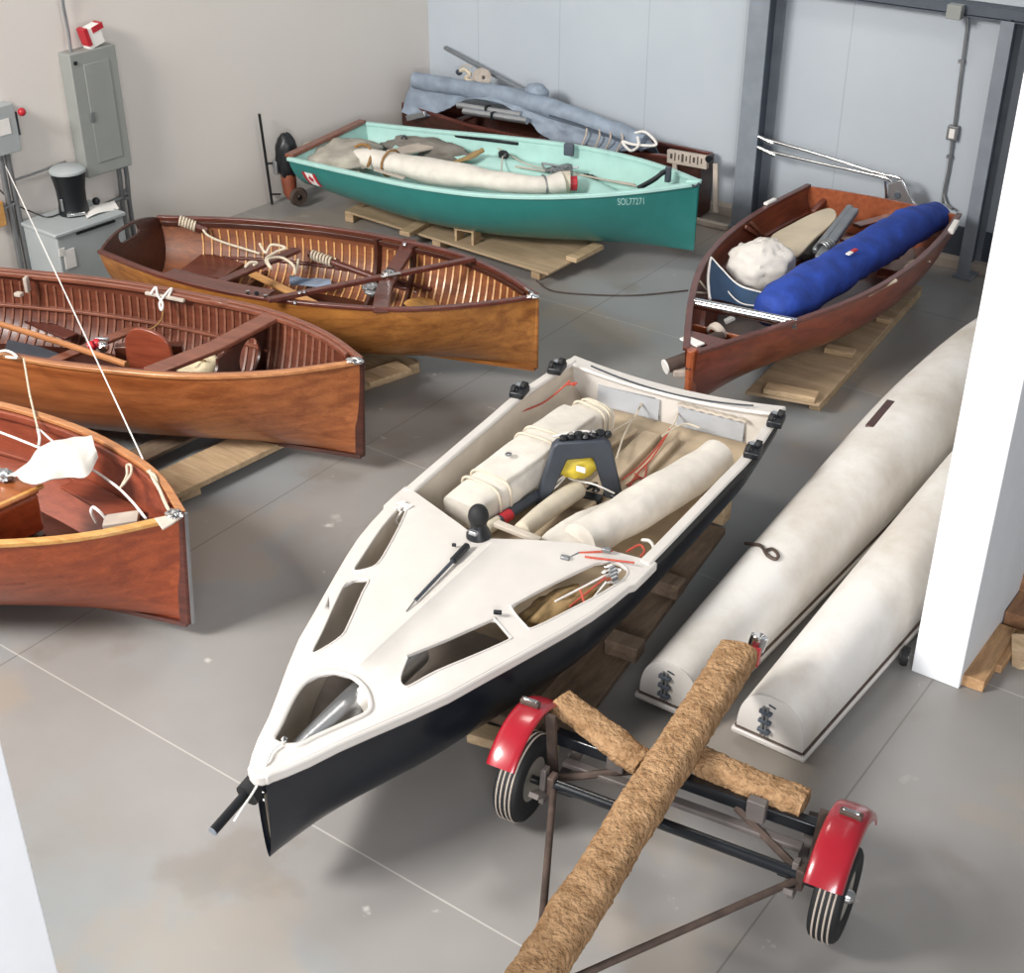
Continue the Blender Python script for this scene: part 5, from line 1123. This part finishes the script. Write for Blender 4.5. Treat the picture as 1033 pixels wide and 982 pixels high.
# ================================================================== trailer
TX, TY, TA = -2.192, 4.295, .1345
tx_, ty_ = V((math.cos(TA), math.sin(TA), 0)), V((-math.sin(TA), math.cos(TA), 0))     # across, and away from the tongue
TR = thing('boat_trailer', 'small boat trailer with red fenders and carpet padded bunks in the foreground', 'trailer', (TX, TY, 0))
def T(a, c, z): return V((TX, TY, 0))+tx_*a+ty_*c+V((0, 0, z))
WR = .235
for sd in (-1, 1):
    c = T(sd*.785, 0, WR)
    wh_ = MB().lathe([(.115, -.055), (.16, -.068), (.20, -.066), (.217, -.055), (.225, -.03), (.227, 0), (.225, .03), (.217, .055), (.20, .066), (.16, .068), (.115, .055), (.115, -.055)], c, tx_, n=48).build('wheel', M['rubber'], TR)
    for o in (-.036, -.013, .013, .036):
        MB().tube([c+tx_*o+(ty_*math.cos(2*PI*k/40)+V((0, 0, 1))*math.sin(2*PI*k/40))*.2265 for k in range(40)], .0042, 4, closed=True).build('tread_groove', M['board'], wh_)
    MB().lathe([(.0, .02*sd), (.03, .025*sd), (.06, .01*sd), (.085, .015*sd), (.10, .045*sd), (.118, .055*sd), (.118, -.055*sd), (.05, -.04*sd), (0, -.04*sd)], c, tx_, n=36).build('rim', M['rim'], wh_)
    MB().lathe([(0, .0), (.035, .0), (.032, .05*sd), (.02, .065*sd), (0, .066*sd)], c+tx_*.02*sd, tx_, n=20).build('hub_cap', M['chrome'], wh_)
    for k in range(4):
        a = PI/4+k*PI/2; MB().lathe([(0, 0), (.010, 0), (.010, .02*sd), (0, .022*sd)], c+tx_*.03*sd+(ty_*math.cos(a)+V((0, 0, 1))*math.sin(a))*.055, tx_, n=8).build('wheel_nut', M['galv'], wh_)
    # fender: rolled strip with a turned down outer lip
    def fen(u, v):
        a = math.radians(142-122*u); r = .335
        prof = [(-.10, 0), (-.09, .012), (-.03, .016), (.03, .014), (.068, .004), (.078, -.012), (.080, -.03)]
        ps = [herm([i/6 for i in range(7)], [p[k] for p in prof], v) for k in (0, 1)]
        rr = r+ps[1]+(.02*(u-.8)*5 if u > .8 else 0)
        return c+tx_*(sd*ps[0]*.88)+ty_*(math.cos(a)*rr)+V((0, 0, .06+math.sin(a)*rr))
    fe = MB().grid(fen, 40, 12, thick=.006).build('fender', M['redpaint'], TR, smooth=60)
    lp = c+tx_*(sd*.0)+ty_*.06+V((0, 0, .418)); MB().box(lp, (.10, .035, .028), rz=TA).build('marker_lamp', M['rust'], fe, bevel=.006); MB().box(lp+V((0, 0, .012)), (.075, .02, .02), rz=TA).build('lamp_lens', M['chrome'], fe, bevel=.004)
    MB().bar(T(sd*.655, .06, WR+.02), T(sd*.675, .06, .62), .05, .02, up=ty_).build('fender_bracket', M['rust'], TR)
    # leaf spring, shackle plates, stub axle
    MB().sweep(spline([T(sd*.62, -.22, .36), T(sd*.61, -.05, .27), T(sd*.60, .12, .27), T(sd*.58, .30, .36)], 6), .05, .025).build('leaf_spring', M['spring'], TR)
    MB().tube([T(sd*.52, 0, WR), T(sd*.74, 0, WR)], .022, 12).build('stub_axle', M['frame'], TR)
    MB().bar(T(sd*.62, -.12, .24), T(sd*.62, -.10, .44), .05, .03, up=tx_).build('shackle', M['spring'], TR, bevel=.005)
    MB().tube([T(sd*.62, -.04, .32), T(sd*.26, .12, .40)], .020, 8).build('brace', M['rust'], TR)
MB().tube([T(-.57, -.12, .38), T(.65, -.12, .38)], .028, 16).build('front_cross_tube', M['frame'], TR)
MB().bar(T(-.68, .14, .43), T(.68, .14, .43), .06, .07).build('rear_cross_beam', M['frame'], TR, bevel=.008)
MB().bar(T(-.60, .06, .36), T(.60, .06, .36), .05, .03).build('axle_bar', M['spring'], TR, bevel=.006)
tip = at(541, 1004, .40)
for sd, q in ((-1, (557, 792)), (1, (806, 887))):
    MB().tube([T(.64 if sd > 0 else -.56, -.13, .36), tip], .017, 10).build('tongue_strut', M['rust'], TR)
    MB().box(T(.65 if sd > 0 else -.57, -.12, .37), (.035, .06, .12), rz=TA).build('strut_plate', M['rust'], TR, bevel=.006)
for x in (-.34, .36):
    MB().box(T(x, .10, .45), (.09, .05, .12), rz=TA).build('bunk_bracket', M['spring'], TR, bevel=.006)
def carpet(pts, w, h, name, seed, wob=.016):
    b = MB(); P_ = spline(pts, 14); n = 28; N = len(P_); vs = []
    for i, p in enumerate(P_):
        t = (P_[min(i+1, N-1)]-P_[max(i-1, 0)]).normalized(); s = t.cross(V((0, 0, 1))).normalized(); u = s.cross(t)
        for k in range(n):
            a = 2*PI*k/n; cx = math.copysign(abs(math.cos(a))**.6, math.cos(a)); sx = math.copysign(abs(math.sin(a))**.6, math.sin(a))
            q = p+s*cx*w/2+u*sx*h/2; dd = (q-p).normalized()
            q += dd*(wob*.7*noise.noise(q*6+V((seed, 0, 0)))+wob*.35*noise.noise(q*24)+wob*.4*noise.noise(q*60)); vs.append(q)
    fs = [[i*n+k, i*n+(k+1) % n, (i+1)*n+(k+1) % n, (i+1)*n+k] for i in range(N-1) for k in range(n)]+[list(range(n-1, -1, -1)), [(N-1)*n+k for k in range(n)]]
    return b.add(vs, fs).build(name, M['fur'], TR, smooth=70)
k0, k1 = at(744, 660, .60), at(528, 1004, .56)
def lerps(a, c, n): return [a.lerp(c, i/n) for i in range(n+1)]
carpet(lerps(k0, k1, 12), .20, .16, 'keel_bunk', 0)
carpet(lerps(at(566, 708, .56), at(650, 772, .50), 4), .15, .10, 'side_bunk', 3)
carpet(lerps(at(706, 768, .50), at(812, 812, .48), 4), .15, .10, 'side_bunk', 6)
MB().bar(k0+V((0, 0, -.11)), k1+V((0, 0, -.11)), .08, .08).build('spine', M['frame'], TR, bevel=.006)
MB().bar(T(-.05, .14, .44), T(-.05, .14, .52), .08, .08, up=tx_).build('spine_post', M['frame'], TR)
dK = (k0-k1).normalized(); kk = at(764, 648, .60)
MB().box(k0+dK*.02+tx_*.06+V((0, 0, .0)), (.10, .04, .09), rz=TA).build('bunk_end_plate', M['redplastic'], TR)
MB().lathe([(.0, 0), (.045, 0), (.048, .04), (.045, .075), (.038, .08), (0, .06)], at(762, 655, .58), (.1, .3, 1), n=22).build('roller_cap', M['chrome'], TR)
# ================================================================== pallets under the boats
def pallet(label, boards, name='pallet', cat='pallet'):
    r = thing(name, label, cat, boards[0][1].lerp(boards[0][2], .5)*1)
    r.location.z = 0
    for nm, p, q, w, h, m in boards: MB().bar(p, q, w, h).build(nm, M[m], r, bevel=.005)
    return r
def flat(poly, z0, z1, name, m, r): return MB().prism([V((p.x, p.y, z0)) for p in poly], (0, 0, z1-z0)).build(name, M[m], r, bevel=.005)
r = thing('plywood_platform', 'plywood platform with runners on the floor under the teal dinghy', 'platform', at(470, 240, 0))
flat([at(350, 213, .14), at(553, 276, .14), at(607, 247, .14), at(420, 196, .14)], .115, .14, 'plywood_sheet', 'ply', r)
for q0, q1 in (((352, 219), (380, 203)), ((540, 276), (596, 247)), ((440, 247), (490, 222))): MB().bar(at(*q0, .06), at(*q1, .06), .10, .11).build('runner', M['pine'], r, bevel=.005)
for q0, q1 in (((408, 236), (440, 218)), ((576, 262), (604, 248))): MB().bar(at(*q0, .165), at(*q1, .165), .12, .045).build('cleat_board', M['pine'], r, bevel=.005)
p = at(470, 244, .14); 
for dx, sz, dz in ((-.10, (.025, .14, .15), .075), (.10, (.025, .14, .15), .075), (0, (.225, .14, .025), .16)): MB().box(p+V((dx, .03, dz*.8)), sz, rz=.12).build('chock_board', M['pine'], r, bevel=.003)
b = MB(); b.rope([at(541, 283, .05), at(548, 289, .012), at(560, 294, .012), at(590, 297, .012), at(640, 298, .012), at(694, 293, .012)], .0065); tag(b.build('floor_hose', M['rust']), 'thin dark cable lying across the floor from the plywood platform to the mahogany dinghy', 'cable')
r = thing('pallet', 'low pine pallet under the honey varnished dinghy', 'pallet', at(385, 380, 0))
flat([at(300, 372, .13), at(364, 386, .13), at(423, 366, .13), at(380, 345, .13)], .10, .13, 'deck_board', 'pine', r)
MB().bar(at(366, 384, .155), at(408, 370, .155), .20, .04).build('top_board', M['pine'], r, bevel=.005)
MB().bar(at(355, 390, .05), at(420, 368, .05), .10, .10).build('runner', M['pine'], r, bevel=.005)
MB().bar(at(200, 330, .05), at(300, 300, .05), .10, .10).build('runner', M['pine'], r, bevel=.005)
r = thing('pallet', 'pale pine pallet under the bow of the middle wooden dinghy', 'pallet', at(200, 480, 0))
MB().bar(at(160, 494, .10), at(286, 434, .10), .34, .045).build('deck_board', M['pine'], r, bevel=.005)
MB().bar(at(120, 470, .10), at(215, 425, .10), .20, .03).build('deck_board', M['oldpine'], r, bevel=.005)
MB().bar(at(178, 498, .05), at(198, 490, .05), .12, .09).build('runner', M['pine'], r, bevel=.005)
MB().bar(at(240, 464, .05), at(280, 444, .05), .12, .09).build('runner', M['oldpine'], r, bevel=.005)
tag(MB().bar(at(78, 422, .04), at(102, 426, .04), .12, .08).build('wood_offcut', M['pine'], bevel=.005), 'small pine offcut on the floor between the nearest and the middle wooden dinghies', 'wood')
r = thing('pallet', 'timber pallet under the nearest wooden dinghy at the left edge', 'pallet', C3.w(2, 0, 0))
for xx in (1.0, 2.6): MB().bar(C3.w(xx, -.5, .05), C3.w(xx, .55, .05), .12, .09).build('runner', M['oldpine'], r, bevel=.005)
r = thing('plywood_platform', 'plywood platform with cross battens under the mahogany dinghy', 'platform', at(850, 360, 0))
flat([at(752, 395, .13), at(827, 408, .13), at(931, 290, .13), at(880, 270, .13)], .105, .13, 'plywood_sheet', 'ply', r)
for q0, q1, w in (((772, 391), (824, 401), .13), ((833, 351), (862, 357), .10), ((885, 321), (899, 324), .08)): MB().bar(at(*q0, .155), at(*q1, .155), w, .045).build('batten', M['pine'], r, bevel=.005)
for q0, q1 in (((790, 398), (895, 275)), ((822, 408), (925, 293))): MB().bar(at(*q0, .05), at(*q1, .05), .09, .10).build('runner', M['pine'], r, bevel=.005)
for q0, q1 in (((700, 395), (826, 405)),): pass
# ================================================================== lumber by the wall end
def lum(label, p, q, w, h, m, M_=None): return tag(MB().bar(p, q, w, h).build('timber_offcut', M[m], bevel=.004), label, 'timber')
lum('wide brown timber offcut lying along the white wall end', at(981, 690, .04), at(1014, 636, .04), .125, .075, 'lumber')
lum('narrow brown timber offcut lying outside the wide one by the white wall end', at(1004, 674, .03), at(1042, 622, .03), .07, .055, 'lumber')
lum('brown timber block lying behind the wide offcut by the wall end', at(1024, 627, .10), at(1052, 585, .10), .13, .09, 'lumber2')
tag(MB().bar(at(1036, 676, .0), at(1036, 640, .17), .16, .05, up=(0, 1, 0)).build('timber_offcut', M['pine'], bevel=.004), 'pale pine board standing on edge at the right edge of the photo', 'timber')
tag(MB().bar(at(1036, 604, .10), at(1033, 568, .30), .10, .05, up=(0, 1, 0)).build('timber_offcut', M['lumber2'], bevel=.004), 'brown board leaning at the right edge above the timber block', 'timber')
# ================================================================== dark boat, cover and spars along the back wall
DB = thing('dark_dinghy', 'dark mahogany boat along the back wall, partly hidden by the teal dinghy', 'boat', (-8.2, 12.0, 0))
yb0, yb1 = 11.62, 12.28
def dk(u, v):
    x = -10.1+3.66*u; a = v*PI; w = (yb1-yb0)/2*min(1, .35+2.2*u)*(1-.62*max(0, u-.55)/.45); yc = yb1-w if u > .3 else (yb0+yb1)/2
    return V((x, yc-w*math.cos(a) if True else 0, .60-.50*abs(math.sin(a))**.6))
MB().grid(dk, 24, 16, thick=.02).build('hull', M['mahog2'], DB, smooth=50)
for yy, w in ((yb0, 1), (yb1, -1)):
    MB().sweep([dk(u/10, 0 if w == 1 else 1)+V((0, 0, .01)) for u in range(11)], .04, .03).build('gunwale', M['mahog'], DB, bevel=.004)
MB().box((-6.43, 12.15, .32), (.03, .27, .60)).build('transom', M['mahog2'], DB, bevel=.005)
for x in (-9.3, -8.2, -7.2): MB().box((x, 12.02, .56), (.10, .40, .03)).build('thwart', M['mahog2'], DB, bevel=.005)
for x in (-9.2, -7.0): MB().box((x, 11.95, .05), (.12, .6, .10)).build('support', M['oldpine'], DB)
fr = thing('marked_rack', 'pale frame with a printed top strip, leaning by the grey column', 'frame', aty(705, 214, 11.93))
yF = 11.93
MB().bar(aty(674, 157, yF), aty(714, 164, yF), .05, .13).build('printed_strip', M['board'], fr, bevel=.004)
for k in range(9):
    t = .08+k*.095; p = aty(674, 157, yF-.028).lerp(aty(714, 164, yF-.028), t); MB().box(p, (.012+.012*(k % 3 == 0), .004, .05+.03*(k % 2))).build('print_mark', M['ink'], fr)
MB().lathe([(0, 0), (.035, 0), (.035, .03), (0, .03)], aty(716, 160, yF-.03), (0, -1, 0), n=14).build('knob', M['blackplastic'], fr)
for q in ((681, 161, 681, 176), (722, 165, 722, 214)): MB().bar(aty(q[0], q[1], yF), aty(q[2], q[3], yF), .05, .03, up=(0, 1, 0)).build('upright', M['board'], fr, bevel=.004)
MB().bar(V((aty(700, 212, yF).x, yF, .03)), V((aty(735, 216, yF).x, yF, .03)), .06, .05).build('foot_bar', M['board'], fr, bevel=.004)
# cover draped over the spars
TP = thing('grey_tarp', 'grey blue tarpaulin draped over spars on top of the dark boat by the back wall', 'tarpaulin', aty(520, 140, 12.0))
top = [(417, 74), (440, 77), (470, 82), (510, 88), (532, 92), (560, 102), (590, 114), (620, 124), (645, 136), (660, 146)]
bot = [(406, 113), (424, 119), (450, 111), (470, 101), (500, 103), (528, 118), (552, 139), (590, 151), (622, 153), (652, 150)]
def pz(lst, u, k): return herm([i/(len(lst)-1) for i in range(len(lst))], [p[k] for p in lst], u)
def tp(u, v):
    tx, ty = pz(top, u, 0), pz(top, u, 1); bx, by = pz(bot, u, 0), pz(bot, u, 1)
    A = aty(tx, ty, 12.02); A2 = aty(tx, ty, 11.86); A2.z -= .02; Bq = aty(bx, by, 11.74)
    back = V((A.x, A.y+.16, A.z-.20))
    if v < .25: p = back.lerp(A, v/.25)
    elif v < .45: p = A.lerp(A2, (v-.25)/.2)
    else: p = A2.lerp(Bq, (v-.45)/.55)
    dd = noise.noise(V((p.x*2.5+p.z*3, p.z*12-p.x*2, 2)))*.03+noise.noise(V((p.x*9+p.z*16, p.z*5, 5)))*.016
    p.y -= dd*(1 if v > .3 else .3); p.z += .25*dd*(1 if v < .5 else 0)
    return p
MB().grid(tp, 90, 30, thick=.012).build('cover', M['tarp'], TP, smooth=70)
pb = aty(541, 93, 11.95); MB().blob(pb, (.14, .10, .09), wob=.15, seed=4).build('cover_bulge', M['tarp'], TP, smooth=60)
b = MB()
for x, y0_, y1_ in ((588, 116, 149), (601, 120, 152), (612, 123, 153), (624, 127, 153)):
    MB().rope([aty(x, y0_, 11.86), aty(x+4, (y0_+y1_)/2, 11.72), aty(x-2, y1_, 11.70)], .010).build('tie_rope', M['board'], TP)
rl = thing('rolled_cover', 'long grey rolled cover lying on top of the tarpaulin by the back wall', 'roll', aty(540, 100, 11.84))
pth = [aty(419, 81, 11.84), aty(460, 88, 11.84), aty(510, 97, 11.84), aty(560, 111, 11.84), aty(610, 128, 11.84), aty(650, 144, 11.84)]
MB().tube(spline(pth, 6), [.09]*10+[.10]*11+[.09]*10, 16, dome=.02, wob=.014, wsc=6).build('roll', M['tarp'], rl, smooth=60)
MB().sweep(spline([p+V((0, -.10, -.03)) for p in pth[3:]], 6), .02, .02).build('dark_piping', M['steeldark'], rl)
b = MB(); b.rope([aty(634, 137, 11.8), aty(650, 133, 11.8), aty(662, 146, 11.75), aty(640, 146, 11.7), aty(628, 143, 11.7), aty(636, 152, 11.68), aty(644, 147, 11.68), aty(643, 138, 11.72)], .014); tag(b.build('rope_loops', M['ropew']), 'white rope loops at the right end of the rolled cover by the back wall', 'rope')
for i, (q0, q1) in enumerate((((462, 106), (526, 116)), ((468, 112), (532, 122)))):
    sp_ = thing('aluminium_spar', ('upper' if i == 0 else 'lower')+' silver spar under the tarpaulin on the dark boat', 'spar', aty(*q0, 11.72-.06*i)); MB().tube([aty(*q0, 11.72-.06*i), aty(*q1, 11.72-.06*i)], .036, 12).build('spar', M['alu'], sp_)
    c0 = aty(q0[0]+30, q0[1]+4.8, 11.72-.06*i); MB().box(c0, (.03, .085, .085), rz=0).build('clamp', M['blackplastic'], sp_, bevel=.004)
for x, y in ((461, 115), (488, 120), (505, 122)): pass
tag(MB().box(aty(420, 117, 11.66), (.28, .04, .06), M3=Matrix.Rotation(-.35, 3, 'Y')).build('white_bracket', M['alu'], bevel=.006), 'white angled bracket at the left end of the dark boat under the tarpaulin', 'bracket')
tag(MB().blob(aty(409, 92, 12.1), (.05, .05, .05), wob=.2).build('white_float', M['galv']), 'small pale float at the left end of the tarpaulin', 'float')
tag(MB().bar(aty(449, 48, 12.3), aty(530, 93, 12.1), .05, .035).build('grey_pole', M['greyspar'], bevel=.006), 'grey flat pole leaning on the back wall above the tarpaulin', 'pole')
bk = thing('block_and_tackle', 'bundle of pulley blocks and pale rope on top of the tarpaulin', 'pulley', aty(480, 84, 12.05))
MB().lathe([(.02, -.05), (.09, -.05), (.10, 0), (.09, .05), (.02, .05)], aty(486, 78, 12.0), (.8, -.5, .2), n=22).build('wheel', M['board'], bk)
b = MB(); b.rope([aty(462, 74, 12.0), aty(468, 70, 12.0), aty(474, 75, 12.0), aty(470, 79, 12.0), aty(478, 82, 12.0), aty(482, 74, 12.0)], .022); b.build('rope_bundle', M['rope'], bk)
MB().blob(aty(463, 73, 12.0), (.04, .03, .03), wob=.2).build('shackle', M['darkgrey'], bk); MB().rope([aty(464, 68, 12.02), aty(470, 65, 12.02), aty(476, 68, 12.02)], .008).build('wire_loop', M['board'], bk)
# ================================================================== tube frame beside the column
TF = thing('tube_frame', 'polished tube frame with a plate, between the grey column and the mahogany dinghy stern', 'frame', aty(900, 205, 12.2))
for q in (((771, 140), (830, 157), (880, 173), (905, 179), (912, 185), (918, 199), (927, 212)), ((773, 152), (825, 164), (870, 174), (897, 181), (898, 190), (896, 204))):
    b = MB(); b.tube(spline([aty(x, y, 12.05) for x, y in q], 5), .016, 10); b.build('tube', M['chrome'], TF)
for q in ((771, 140), (773, 152)):
    p = aty(*q, 12.05); MB().tube([p+V((-.10, 0, .02)), p+V((.10, 0, -.03))], .022, 10).build('sleeve', M['chrome'], TF)
pp = [aty(x, y, 12.02) for x, y in ((896, 186), (909, 182), (923, 209), (895, 207))]
hc = sum(pp, V())/4
MB().prism(pp, (0, .012, 0)).build('plate', M['alu'], TF, bevel=.003)
MB().lathe([(0, 0), (.03, 0), (.03, .01), (0, .01)], hc+V((0, -.002, -.01)), (0, -1, 0), n=14).build('plate_hole', M['steeldark'], TF)
MB().rope([aty(893, 183, 12.0), aty(894, 196, 12.0), aty(893, 206, 12.0)], .012).build('tube', M['chrome'], TF)
# ------------------------------------------------------------------ light
W = bpy.data.worlds.new('world'); SC.world = W; W.use_nodes = True
bg = W.node_tree.nodes['Background']; bg.inputs[0].default_value = (.95, .97, 1.0, 1); bg.inputs[1].default_value = .21
def area(name, loc, tgt, size, power, col, sy=None):
    l = bpy.data.lights.new(name, 'AREA'); l.energy = power; l.color = col; l.size = size
    if sy: l.shape = 'RECTANGLE'; l.size_y = sy
    o = bpy.data.objects.new(name, l); COL.objects.link(o); o.location = loc
    o.rotation_euler = (V(tgt)-V(loc)).to_track_quat('-Z', 'Y').to_euler(); return o
area('daylight_door', (3.2, -4.0, 5.0), (-5.5, 5.0, .3), 4.2, 1150, (.98, .98, 1), 3.5)
area('daylight_window', (-8.2, -2.4, 7.4), (-4.4, 5.5, .3), 3.2, 1850, (1, .97, .93), 2.6)
area('overhead_fill', (-5.8, 8.2, 7.6), (-5.8, 8.0, 0), 1.6, 130, (1, .94, .86))  # added warm fill from above that brightens the back floor, no actual fixture
vs_ = SC.view_settings; vs_.view_transform = 'Standard'; vs_.look = 'None'; vs_.exposure = -.10; vs_.gamma = 1; vs_.use_curve_mapping = False
